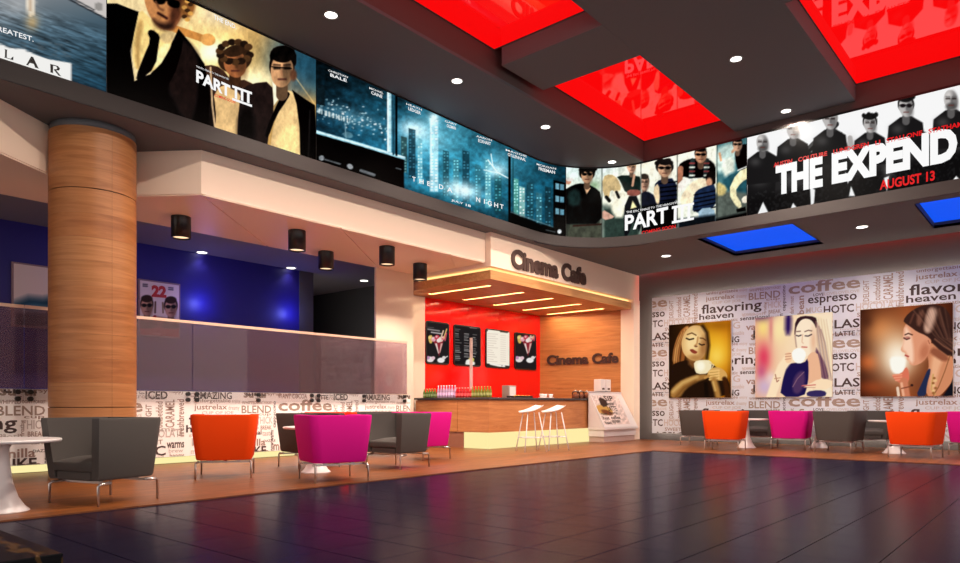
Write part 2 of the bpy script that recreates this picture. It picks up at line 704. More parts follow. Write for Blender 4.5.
# tiled floor: each large tile is a piece of its own, the far ones joined
floor = box('floor', M_GROUT, -7, WU, -7, WV, -0.12, -0.004, kind='structure')
TS, GAP = 0.47, 0.007
tile_me = MB().box(0, TS - GAP, 0, TS - GAP, -0.02, 0.0).mesh('tile', M_TILE)
cells = []
for i in range(-24, 24):
    for j in range(-26, 14):
        x, y = 4.2 + i * TS, 1.37 + j * TS
        if x + TS - GAP > WU or y + TS - GAP > WV or x < -7 or y < -7:
            x1, y1 = min(x + TS - GAP, WU - 0.002), min(y + TS - GAP, WV - 0.002)
            if x1 - x < 0.05 or y1 - y < 0.05 or x < -7 or y < -7:
                continue
        else:
            x1, y1 = x + TS - GAP, y + TS - GAP
        cx, cy = (x + x1) / 2, (y + y1) / 2
        dep = cx * FX + cy * FY
        px = HX + F * (cx * RX + cy * RY) / dep if dep > 0.3 else -9999
        py = HY + F * H / dep if dep > 0.3 else 9999
        seen = dep > 0.3 and -60 < px < 1020 and py < 600
        cells.append((0 if seen else 1, dep, x, y, x1, y1))
cells.sort()
rest = MB()
n_tile = 0
for far, dep, x, y, x1, y1 in cells:
    if not far and n_tile < 300 and (x1 - x) > TS * 0.95 and (y1 - y) > TS * 0.95:
        link('tile', tile_me, floor, (x, y, 0))
        n_tile += 1
    else:
        rest.box(x, x1, y, y1, -0.02, 0.0)
tag(rest.build('far_tiles', M_TILE, floor), kind='stuff')

wf = MB().box(-7, 17.6, WV, 17.5, -0.12, 0.012).box(WU, 17.6, -7, WV, -0.12, 0.012).build('floor', M_FLOOR)
wf['kind'] = 'structure'

# --- soffit ring, fascia and upper ceiling
ceil = empty('ceiling', (0, 0, 0), kind='structure')
sof = MB()
sof.box(-6, BC[0], BV - 0.03, 12.2, Z_SOF, Z_SOF + 0.05)
arc = [(BC[0] + (BR + 0.03) * math.sin(a), BC[1] + (BR + 0.03) * math.cos(a)) for a in np.linspace(0, math.pi / 2, 25)]
arc = [(x if abs(x - BC[0]) > 1e-6 else BC[0], y) for x, y in arc]
sof.prism(arc + [(17.2, BC[1]), (17.2, 12.2), (BC[0], 12.2)], Z_SOF, Z_SOF + 0.05)
BLUE = [(4.2, 6.12), (0.2, 2.14)]
edges = [BC[1], BLUE[0][1], BLUE[0][0], BLUE[1][1], BLUE[1][0], -7]
for k in range(5):
    y1, y0 = edges[k], edges[k + 1]
    if k in (1, 3):
        sof.box(BU - 0.03, 14.3, y0, y1, Z_SOF, Z_SOF + 0.05)
        sof.box(16.5, 17.2, y0, y1, Z_SOF, Z_SOF + 0.05)
    else:
        sof.box(BU - 0.03, 17.2, y0, y1, Z_SOF, Z_SOF + 0.05)
sof.build('soffit', M_CEIL, ceil)
box('soffit_deck', M_BACKING, BU + 0.05, 17.6, -7, 8.8, Z_SOF + 0.30, Z_SOF + 0.36, ceil)
M_BLUE = glow('blue_light_panel', rgb(8, 84, 245), 0.98)
M_BLUESIDE = mat('recess_paint', rgb(60, 58, 62), 0.6, bump=(60, 0.03))
for k, (y0, y1) in enumerate(BLUE):
    t = empty('blue_ceiling_light', (15.4, (y0 + y1) / 2, Z_SOF + 0.05), label=[
        'long blue glowing ceiling panel recessed above the left and middle coffee posters',
        'blue glowing ceiling panel recessed above the rightmost coffee poster, cut by the frame edge'][k], cat='ceiling light', group='blue light panels in the low ceiling')
    m = MB()
    for a in ((14.28, 14.3, y0, y1), (16.5, 16.52, y0, y1), (14.28, 16.52, y0 - 0.02, y0), (14.28, 16.52, y1, y1 + 0.02)):
        m.box(a[0] - 15.4, a[1] - 15.4, a[2] - (y0 + y1) / 2, a[3] - (y0 + y1) / 2, -0.05, 0.1)
    m.build('recess_side', M_BLUESIDE, t)
    MB().box(-1.1, 1.1, -(y1 - y0) / 2, (y1 - y0) / 2, 0.06, 0.09).build('diffuser', M_BLUE, t)

# fascia lip under the banner and the band above it follow the curved ring
SS = np.concatenate([np.linspace(-6, BC[0], 8), np.linspace(BC[0], BC[0] + ARC, 33)[1:], np.linspace(BC[0] + ARC, BC[0] + ARC + 14, 8)[1:]])


def ring_strip(name, m, rows, parent, smooth=True):
    """rows of (offset, z) swept along the ring"""
    vs, fs = [], []
    for o, z in rows:
        vs += [tuple(p) for p in RING.pos(SS, np.full_like(SS, z), o)]
    n = len(SS)
    for r in range(len(rows) - 1):
        for k in range(n - 1):
            fs.append((r * n + k, r * n + k + 1, (r + 1) * n + k + 1, (r + 1) * n + k))
    return MB().add(vs, fs, False).build(name, m, parent)


ring_strip('fascia', mat('fascia_paint', rgb(68, 63, 62), 0.6, spec=0.2, bump=(60, 0.03)), [(0.0, Z_SOF + 0.02), (0.05, Z_SOF), (0.05, Z_LIP), (-0.04, Z_LIP)], ceil)
ring_strip('banner_wall', M_BACKING, [(-0.05, Z_LIP - 0.1), (-0.05, Z_BAN + 0.1)], ceil)
ring_strip('banner_trim', M_BLACK, [(-0.05, Z_BAN - 0.03), (0.02, Z_BAN - 0.03), (0.02, Z_BAN + 0.01), (-0.05, Z_BAN + 0.01)], ceil)
VR = 7.22
m = MB()
M_RISER2 = M_RISER
band = [(-6, BV + 0.03)] + [(BC[0] + (BR + 0.03) * math.sin(a), BC[1] + (BR + 0.03) * math.cos(a)) for a in np.linspace(0, math.pi / 2 - 0.075, 24)] + [(BU + 0.03, VR), (-6, VR)]
m.prism(band, Z_BAN, Z_BAN + 0.05)
m.build('ceiling_band', M_CEIL, ceil)
box('riser', M_RISER, -6, BU + 0.05, VR + 0.002, VR + 0.06, Z_BAN + 0.052, Z_RED + 0.1, ceil)
box('riser', M_RISER, BU, BU + 0.06, -7, VR + 0.06, Z_BAN + 0.012, Z_RED + 0.1, ceil)
box('roof_deck', M_BACKING, -7, BU + 0.1, -7, VR + 0.1, Z_RED + 0.1, Z_RED + 0.2, ceil)
sl = MB()
sl.box(-7, 13.985, 3.02, 5.2, Z_MAIN, Z_RED - 0.01)
sl.box(-7, 13.985, -7, 1.0, Z_MAIN, Z_RED - 0.01)
sl.build('ceiling_slab', M_CEIL, ceil)
for x0, x1 in ((8.8, 9.95), (-7, 4.85)):
    box('ceiling_beam', M_CEIL, x0, x1, 5.2, 7.06, Z_MAIN - 0.004, Z_RED - 0.01, ceil)
    box('ceiling_beam', M_CEIL, x0, x1, 1.0, 3.02, Z_MAIN - 0.004, Z_RED - 0.01, ceil)

# red stretch-ceiling light panels: backlit and glossy
M_RED = bpy.data.materials.new('red_stretch_ceiling')
M_RED.use_nodes = True
nt = M_RED.node_tree
nt.nodes.remove(nt.nodes['Principled BSDF'])
e = nt.nodes.new('ShaderNodeEmission'); e.inputs[0].default_value = (*rgb(255, 6, 8), 1); e.inputs[1].default_value = 0.96
g = nt.nodes.new('ShaderNodeBsdfGlossy'); g.inputs['Roughness'].default_value = 0.03; g.inputs[0].default_value = (0.07, 0.07, 0.07, 1)
ad = nt.nodes.new('ShaderNodeAddShader')
nt.links.new(e.outputs[0], ad.inputs[0]); nt.links.new(g.outputs[0], ad.inputs[1])
nt.links.new(ad.outputs[0], nt.nodes['Material Output'].inputs[0])
for (x0, x1, y0, y1, lab) in ((4.85, 8.8, 5.2, VR, 'glossy red glowing ceiling panel cut off by the top edge above the night city banner'),
                              (9.95, 14.0, 5.2, VR, 'glossy red glowing ceiling panel in the corner where the banner curves'),
                              (9.95, 14.0, 1.0, 3.02, 'glossy red glowing ceiling panel above the white banner of men in black'),
                              (4.85, 8.8, 1.0, 3.02, 'glossy red glowing ceiling panel overhead, nearest the viewer')):
    t = empty('red_ceiling_light', ((x0 + x1) / 2, (y0 + y1) / 2, Z_RED), label=lab, cat='ceiling light', group='red light panels in the high ceiling')
    w, h = (x1 - x0) / 2, (y1 - y0) / 2
    MB().box(-w, w, -h, h, 0, 0.03).build('membrane', M_RED, t)
    m = MB()
    for a in ((-w, w, -h, -h + 0.015), (-w, w, h - 0.015, h), (-w, -w + 0.015, -h, h), (w - 0.015, w, -h, h)):
        m.box(*a, -0.012, 0.0)
    m.build('edge_trim', M_RISER, t)

# --- right wall with LED cove at its head
box('wall_right', M_GREY, 17.33, 17.6, -7, 12.3, 0.0, 4.75, kind='structure')
t = tag(box('cove_light', glow('red_led', rgb(255, 30, 25), 12.0), 17.22, 17.30, -7, 9.0, 4.66, 4.68), 'thin red LED strip in the cove along the top of the grey wall', 'led strip')

# --- room behind the glass
M_NAVY = mat('deep_blue_wall', rgb(30, 22, 120), 0.5, bump=(40, 0.03))
box('wall_back', M_NAVY, -6, 9.77, 14.0, 14.2, 0.0, 4.3, kind='structure')
box('wall_back', M_GREY, 9.77, 10.16, 13.98, 14.2, 0.0, 4.3, kind='structure')
box('wall_end', M_DARKWALL, 10.0, 17.6, 17.0, 17.2, 0.0, 4.3, kind='structure')
box('wall_inner', M_DARKWALL, 12.3, 12.5, 12.1, 17.0, 0.0, 4.3, kind='structure')
box('ceiling', mat('back_ceiling_paint', rgb(140, 140, 146), 0.7, bump=(60, 0.03)), -6, 17.6, 11.31, 17.2, 4.14, 4.24, kind='structure')

# --- beige bulkhead over the seating, faceted around the column
BULK = [(-6, 9.22), (2.16, 9.22), (3.95, 10.42), (4.83, 9.22), (10.95, 9.22), (10.95, 11.3), (-6, 11.3)]
bulk = MB().prism(BULK, 3.885, Z_SOF).build('bulkhead', M_BEIGE)
tag(bulk, kind='structure')
bulk.name = 'trim_1'


def board(poly, dz=0.0, inset=0.012):
    c = (sum(p[0] for p in poly) / len(poly), sum(p[1] for p in poly) / len(poly))
    n = len(poly)
    out = []
    for i in range(n):                                # shrink by an even joint
        p0, p1, p2 = Vector(poly[i - 1]), Vector(poly[i]), Vector(poly[(i + 1) % n])
        e1 = (p1 - p0).normalized(); e2 = (p2 - p1).normalized()
        n1 = Vector((-e1.y, e1.x)); n2 = Vector((-e2.y, e2.x))
        bis = (n1 + n2)
        k = inset / max(0.3, 1 + n1.dot(n2))
        out.append(tuple(p1 + bis * k))
    MB().prism(out, 3.867 + dz, 3.884).build('soffit_board', M_BEIGE, bulk)


for poly in ([(4.83, 9.22), (7.2, 11.3), (4.4, 11.3), (3.95, 10.42)], [(4.83, 9.22), (7.25, 9.22), (9.9, 11.3), (7.2, 11.3)],
             [(7.25, 9.22), (9.9, 9.22), (10.95, 10.04), (10.95, 11.3), (9.9, 11.3)], [(9.9, 9.22), (10.95, 9.22), (10.95, 10.04)],
             [(2.16, 9.22), (3.95, 10.42), (4.4, 11.3), (1.4, 11.3)], [(-1.2, 9.22), (2.16, 9.22), (1.4, 11.3), (-1.2, 11.3)]):
    board(poly)

# --- wood-clad column
CC, CR = (3.62, 9.72), 0.505
col = empty('column', (CC[0], CC[1], 0.012), label='round oak-clad column rising behind the nearest charcoal armchair', cat='column')
MB().lathe([(CR - 0.02, 0), (CR - 0.02, 4.47)], seg=48).build('core', M_BACKING, col)
MB().lathe([(CR - 0.012, 4.38), (CR - 0.012, 4.475)], seg=48).build('collar', M_CEIL, col)
seam = math.atan2(-CC[1], -CC[0]) + 0.42
drums = [(0.0, 0.30), (0.302, 0.60), (0.602, 0.905)] + [(0.915 + k * 0.3006, 0.915 + k * 0.3006 + 0.2990) for k in range(9)] + [(3.63, 3.88), (3.882, 4.13), (4.132, 4.39)]
for row, (z0, z1) in enumerate(drums):
    for k, (a0, a1) in enumerate(((seam, seam + 2.2), (seam + 2.2, seam + 4.2), (seam + 4.2, seam + 2 * math.pi))):
        n = 20
        an = np.linspace(a0 + 0.002, a1 - 0.002, n)
        cs = [(math.cos(a), math.sin(a)) for a in an]
        skin = [(CR * c_, CR * s_, z) for z in (z0, z1) for c_, s_ in cs]
        rim = [((CR - d) * c_, (CR - d) * s_, z) for z in (z0, z1) for d in (0.018, 0.0) for c_, s_ in cs]
        b = MB().add(skin, [(q, q + 1, n + q + 1, n + q) for q in range(n - 1)], True)
        b.add(rim, [(r * 2 * n + q, r * 2 * n + q + 1, r * 2 * n + n + q + 1, r * 2 * n + n + q) for r in (0, 1) for q in range(n - 1)])
        b.build('veneer_panel', (M_VENEER, M_VENEER2, M_VENEER3, M_VENEER)[(row * 3 + k * 2 + row // 3) % 4], col)

# --- low wallpapered wall with a light strip below
LW0, LW1, LV = -3.0, 10.49, 10.95
lw = empty('wall_left', (0, 0, 0), kind='structure')
M_PAPER = mat('cream_wallpaper', rgb(252, 248, 244), 0.7, bump=(120, 0.02))
box('panel', M_PAPER, LW0, LW1, LV, LV + 0.15, 0.125, 1.17, lw)
box('base', M_DARKWALL, LW0, LW1, LV + 0.05, LV + 0.15, 0.01, 0.125, lw)
box('light_strip', glow('warm_yellow_strip', rgb(255, 240, 170), 1.0), LW0, LW1, LV + 0.03, LV + 0.05, 0.02, 0.118, lw)

# --- pier and kitchen walls
box('wall_pier', M_PIER, 9.77, 10.87, 11.25, 11.30, 0.0, 3.885, kind='structure')
box('wall_kitchen', M_PIER, 10.87, 11.83, 11.85, 12.05, 0.0, 3.6, kind='structure')
redw = box('wall_kitchen', mat('red_backing', rgb(120, 6, 6), 0.5, bump=(50, 0.02)), 11.83, 17.0, 11.88, 12.05, 0.0, 3.7, kind='structure')
M_REDP = mat('red_gloss_panel', rgb(246, 14, 12), 0.12, spec=0.6, bump=(4, 0.008))
xs = [11.83, 12.75, 13.4, 14.65, 15.55, 16.57]
for a, b in zip(xs[:-1], xs[1:]):
    box('wall_panel', M_REDP, a + 0.003, b - 0.003, 11.855, 11.88, 0.0, 3.545, redw)
woodw = tag(MB().prism([(17.0, 9.45), (17.33, 9.45), (17.33, 12.05), (16.585, 11.855)], 0.0, 3.54).build('wall_kitchen', M_BACKING), kind='structure')
for k in range(5):
    z0 = 0.012 + k * 0.705
    MB().prism([(16.975, 9.45), (17.0, 9.45), (16.585, 11.855), (16.56, 11.855)], z0, z0 + 0.702).build('wall_panel', M_CWALL, woodw)
box('trim_2', M_BEIGE, 16.98, 17.328, 9.06, 9.45, 0.0, 3.80, kind='structure')      # right jamb of the cafe front

# --- cafe sign box and timber canopy
sb = box('trim_3', M_BEIGE, 10.96, 17.345, 9.08, 12.05, 3.795, Z_SOF, kind='structure')
can = empty('canopy', (11.0, 9.12, 3.54), label='oak canopy with glowing slots over the red kitchen counter', cat='canopy')
ox, oy, oz = 11.0, 9.12, 3.54


def loc_box(name, m, x0, x1, y0, y1, z0, z1, parent, ox, oy, oz, bevel=0.0):
    return box(name, m, x0 - ox, x1 - ox, y0 - oy, y1 - oy, z0 - oz, z1 - oz, parent, bevel)


M_LED = glow('warm_led', rgb(255, 206, 130), 1.6)
SL = [11.6, 12.79, 13.97, 15.23, 16.38]
cuts = [11.0]
for s_ in SL:
    cuts += [s_ - 0.06, s_ + 0.06]
cuts += [16.97]
loc_box('deck', M_CANOPY, 11.0, 16.97, 9.12, 11.85, 3.59, 3.725, can, ox, oy, oz)
m = MB()
for a, b in zip(cuts[0::2], cuts[1::2]):
    m.box(a - ox, b - ox, 9.64 - oy, 11.46 - oy, 0, 0.05)
m.box(0, 16.97 - ox, 0, 9.64 - oy, 0, 0.05).box(0, 16.97 - ox, 11.46 - oy, 11.85 - oy, 0, 0.05)
m.build('underside', M_CANOPY, can)
for s_ in SL:
    light('AREA', 'slot_beam', (s_ - ox, 10.55 - oy, 0.018), 26, (1.0, 0.78, 0.55), (s_ - ox, 10.55 - oy, -1), 0.1, sy=1.8, parent=can)
    loc_box('light_slot', M_LED, s_ - 0.055, s_ + 0.055, 9.65, 11.45, 3.562, 3.585, can, ox, oy, oz)
m = MB().box(0.10, 16.96 - ox, 0.08, 0.10, 0.19, 0.25).box(0.08, 0.10, 0.08, 11.3 - oy, 0.19, 0.25)
m.build('light_strip', M_LED, can)

# ================================================================== BACKLIT BANNER
M_BAN = print_mat('backlit_print', 0.97, lit=True)
M_LWHITE = glow('lit_white_ink', rgb(255, 255, 255), 0.95)
M_LGREY = glow('lit_pale_ink', rgb(190, 205, 210), 0.8)
M_LRED = glow('lit_red_ink', rgb(232, 26, 30), 0.95)
M_LBLACK = mat('black_ink', rgb(10, 10, 10), 0.5, bump=(90, 0.01))


def sx(px):
    return RING.inv(px, 150)[0]


def head(a, cx, cy, w, h, skin, hair, shade=None, glasses=False, bald=False, rot=0.0, hairvol=1.15, beard=False):
    """a small printed face: neck, hair, skin, shaded side, brows, eyes, nose and mouth"""
    sh = shade or tuple(int(c * 0.55) for c in skin)
    a.line([(cx, cy + h * 0.7), (cx, cy + h * 1.45)], w * 1.05, sh)
    if not bald:
        a.ell(cx, cy - h * 0.28, w * hairvol, h * 0.92, hair, rot)
    a.ell(cx, cy, w, h, skin, rot)
    a.ell(cx + w * 0.48, cy + h * 0.1, w * 0.52, h * 0.86, sh, rot, soft=w * 0.5, a=0.75)
    a.ell(cx - w * 0.3, cy - h * 0.45, w * 0.45, h * 0.3, tuple(min(255, int(c * 1.2)) for c in skin), rot, soft=w * 0.5, a=0.6)
    if not bald:
        a.ell(cx, cy - h * 0.86, w * 0.98, h * 0.40, hair, rot)
    if beard:
        a.ell(cx, cy + h * 0.62, w * 0.75, h * 0.36, tuple(int(c * 0.35) for c in skin), rot, soft=w * 0.35, a=0.8)
    if glasses:
        for k in (-1, 1):
            a.ell(cx + k * w * 0.45, cy - h * 0.14, w * 0.42, h * 0.2, (18, 14, 16), rot)
        a.line([(cx - w * 0.9, cy - h * 0.2), (cx + w * 0.9, cy - h * 0.2)], h * 0.08, (18, 14, 16))
    else:
        for k in (-1, 1):
            a.line([(cx + k * w * 0.2, cy - h * 0.14), (cx + k * w * 0.66, cy - h * 0.14)], h * 0.16, (30, 20, 18), soft=h * 0.12, a=0.85)
            a.line([(cx + k * w * 0.18, cy - h * 0.32), (cx + k * w * 0.72, cy - h * 0.34)], h * 0.1, hair if not bald else sh, soft=h * 0.1, a=0.8)
    a.line([(cx + w * 0.06, cy - h * 0.1), (cx + w * 0.12, cy + h * 0.26)], w * 0.2, sh, soft=w * 0.2, a=0.7)
    a.line([(cx - w * 0.3, cy + h * 0.52), (cx + w * 0.34, cy + h * 0.52)], h * 0.11, (96, 44, 38), soft=h * 0.1, a=0.85)


# ---- A: boat and sea
def paint_sea(a):
    a.grad([(0, (186, 184, 180)), (0.22, (120, 128, 134)), (0.5, (70, 92, 106)), (1, (26, 58, 76))], 40, -30, 62, 92)
    n = vnoise((a.x - a.y * 0.9) * 0.10, (a.y - a.x * 0.36) * 0.55, 3) * 0.6 + vnoise((a.x) * 0.22, (a.y - a.x * 0.36) * 1.1, 5) * 0.4
    amp = np.clip((a.y - a.x * 0.3 + 8) / 16, 0, 1)
    a.C *= (1 + (n - 0.5)[:, None] * 1.25 * amp[:, None])
    a.view(0, 0, 5.925)
    a.glow(110, 30, 90, 60, (205, 205, 205), 0.5)
    a.poly([(415, -30), (640, -60), (640, 118), (600, 90), (540, 62), (470, 30)], (206, 200, 196), smooth=1)
    a.line([(380, -20), (470, 28), (560, 75), (640, 118)], 10, (40, 44, 50))
    a.line([(430, -10), (560, 60)], 8, (60, 62, 66))
    a.poly([(560, 20), (600, 10), (612, 60), (570, 66)], (150, 146, 142), smooth=1)
    a.poly([(158, -20), (215, -20), (210, 60), (196, 100), (166, 100), (160, 50)], (232, 222, 205), smooth=2)
    a.line([(185, -10), (182, 60)], 14, (190, 160, 130), a=0.7)
    a.glow(190, 130, 36, 46, (214, 178, 120), 0.75)
    a.poly([(-60, 235), (0, 258), (60, 285), (140, 290), (200, 320), (280, 350), (350, 362), (428, 375), (416, 420), (420, 500), (340, 472), (200, 432), (60, 388), (-60, 350)], (244, 243, 240))
    m = (a.y > 250) & (a.y < 345) & (vnoise(a.x * 0.12, a.y * 0.12, 8) > 0.62) & (a.x < 420) & (a.y < 270 + a.x * 0.26)
    a.C[m] = a.C[m] * 0.55 + np.array([0.35, 0.4, 0.43]) * 0.45


# ---- B: three men in suits at sunset
def paint_suits(a):
    a.grad([(0, (226, 202, 150)), (0.35, (236, 190, 110)), (0.6, (206, 160, 90)), (0.82, (120, 120, 110)), (1, (30, 84, 108))], 170, 60, 318, 40)
    a.glow(300, 62, 34, 26, (34, 92, 120), 0.9)
    a.glow(222, 12, 26, 18, (206, 196, 176), 0.8)
    a.glow(308, 108, 22, 14, (226, 168, 84), 0.9)
    a.glow(212, 52, 26, 20, (255, 232, 150), 0.95)
    a.glow(212, 52, 12, 10, (255, 255, 235), 1.0)
    a.glow(252, 80, 24, 12, (255, 240, 190), 0.95)
    a.line([(276, 50), (316, 106)], 1.2, (240, 200, 130), a=0.5)
    a.view(100, 0, 5.925)
    # second man (middle, behind)
    a.poly([(560, 420), (640, 380), (720, 400), (780, 480), (880, 470), (960, 560), (1000, 700), (820, 850), (600, 800), (540, 640)], (92, 56, 40), smooth=1)
    a.poly([(640, 640), (720, 480), (840, 560), (900, 700), (880, 850), (700, 800)], (214, 176, 120), smooth=1)
    a.poly([(560, 560), (650, 470), (690, 640), (680, 800), (560, 760)], (54, 36, 32), smooth=1)
    a.line([(655, 400), (665, 620), (690, 820)], 10, (236, 200, 150), a=0.8)
    head(a, 800, 375, 66, 86, (176, 104, 60), (86, 52, 30), glasses=True, rot=-14, hairvol=1.55)
    for k in range(14):
        an = 0.3 + k * 0.42
        a.ell(800 + 92 * math.cos(an), 320 + 66 * math.sin(an) * 0.9 - 12, 24, 20, (104, 66, 36) if k % 2 else (70, 42, 26))
    # raised forearm
    a.line([(380, 150), (470, 180), (600, 225)], 44, (208, 138, 66))
    a.ell(640, 235, 44, 36, (222, 158, 84), 10)
    # near man
    a.poly([(36, 20), (100, 20), (230, 70), (215, 180), (180, 300), (205, 480), (300, 440), (420, 260), (466, 170), (540, 260), (620, 380), (650, 560), (640, 800), (400, 720), (36, 600)], (17, 20, 32), smooth=0)
    a.poly([(440, 200), (540, 260), (600, 350), (585, 600), (540, 760), (440, 640), (380, 480)], (62, 38, 34), smooth=1, soft=40)
    a.poly([(36, 60), (170, 100), (185, 260), (150, 420), (36, 520)], (24, 27, 42), smooth=1, soft=50)
    a.poly([(236, 50), (212, 150), (184, 300), (214, 430), (310, 434), (395, 350), (440, 200), (360, 170), (290, 100)], (228, 196, 124), smooth=1)
    a.poly([(230, 110), (205, 230), (215, 400), (235, 410), (235, 250), (262, 130)], (190, 150, 86), smooth=1, soft=20)
    a.poly([(330, 300), (420, 240), (400, 350), (320, 420)], (246, 224, 160), smooth=1, soft=20)
    a.poly([(278, 186), (310, 172), (358, 212), (350, 250), (330, 400), (230, 480), (210, 460), (260, 330), (300, 240)], (28, 24, 36), smooth=1)
    a.poly([(350, 200), (450, 176), (430, 250), (370, 258)], (196, 168, 116), smooth=1, soft=16)
    a.poly([(200, 470), (330, 430), (460, 210), (500, 250), (430, 480), (300, 620), (200, 560)], (22, 20, 30), smooth=1)
    a.poly([(262, -60), (500, -60), (500, 60), (470, 130), (430, 180), (350, 175), (292, 96), (262, 10)], (198, 132, 78), smooth=2)
    a.poly([(395, -60), (500, -60), (500, 60), (468, 130), (425, 180), (400, 130), (420, 40)], (112, 58, 36), smooth=2, soft=40)
    a.poly([(300, 100), (360, 140), (440, 130), (430, 180), (350, 178)], (84, 46, 32), smooth=2, soft=30)
    a.line([(345, 78), (395, 108)], 16, (92, 40, 30), soft=10)
    a.ell(438, 22, 40, 24, (34, 20, 18), 16, soft=8); a.ell(352, 2, 38, 24, (34, 20, 18), 12, soft=8); a.line([(340, -10), (460, 12)], 12, (30, 18, 16), soft=8)
    a.line([(330, 10), (350, 48), (372, 60)], 12, (140, 84, 52), soft=12)
    a.ell(520, 40, 44, 70, (150, 92, 44), 10, soft=20)
    for k in range(8):
        a.ell(500 + 18 * (k % 3), -10 + k * 18, 16, 12, (206, 150, 74) if k % 2 else (92, 54, 28))
    # right-hand man
    a.view(180, 60, 5.925)
    a.poly([(360, 180), (420, 138), (545, 126), (560, 280), (530, 420), (510, 560), (340, 560), (340, 380)], (64, 42, 38), smooth=1)
    a.poly([(345, 300), (440, 280), (440, 500), (345, 520)], (40, 28, 28), smooth=1, soft=40)
    a.poly([(545, 126), (600, 170), (680, 190), (700, 280), (716, 420), (710, 620), (530, 600), (545, 420), (600, 250)], (222, 186, 128), smooth=1)
    a.poly([(600, 380), (700, 400), (700, 600), (560, 600)], (240, 208, 140), smooth=1, soft=40)
    a.poly([(548, 130), (612, 190), (556, 270)], (240, 226, 196))
    a.poly([(612, 186), (656, 192), (640, 230), (570, 330), (520, 470), (500, 440), (560, 290)], (30, 26, 34), smooth=1)
    a.poly([(664, 176), (740, 230), (800, 268), (815, 640), (770, 620), (712, 560), (708, 400), (690, 260)], (16, 15, 20), smooth=0)
    a.line([(770, 300), (760, 600)], 14, (70, 60, 54), a=0.6, soft=12)
    head(a, 604, 62, 66, 100, (206, 152, 106), (52, 32, 24), rot=4)
    a.ell(672, 90, 20, 34, (120, 74, 50), soft=12)
    a.poly([(530, -40), (560, -80), (640, -90), (690, -50), (690, 40), (664, 20), (650, -20), (560, -26), (534, 10)], (48, 30, 24), smooth=1)
    a.line([(545, 40), (660, 50)], 6, (40, 26, 22))
    a.line([(600, 60), (604, 90)], 10, (170, 116, 80), soft=12)


# (end of sunset poster)
_suits = paint_suits
def paint_suits(a):
    _suits(a)
    a.tex(0.16, 0.22, 0.14, 51, 1.34)


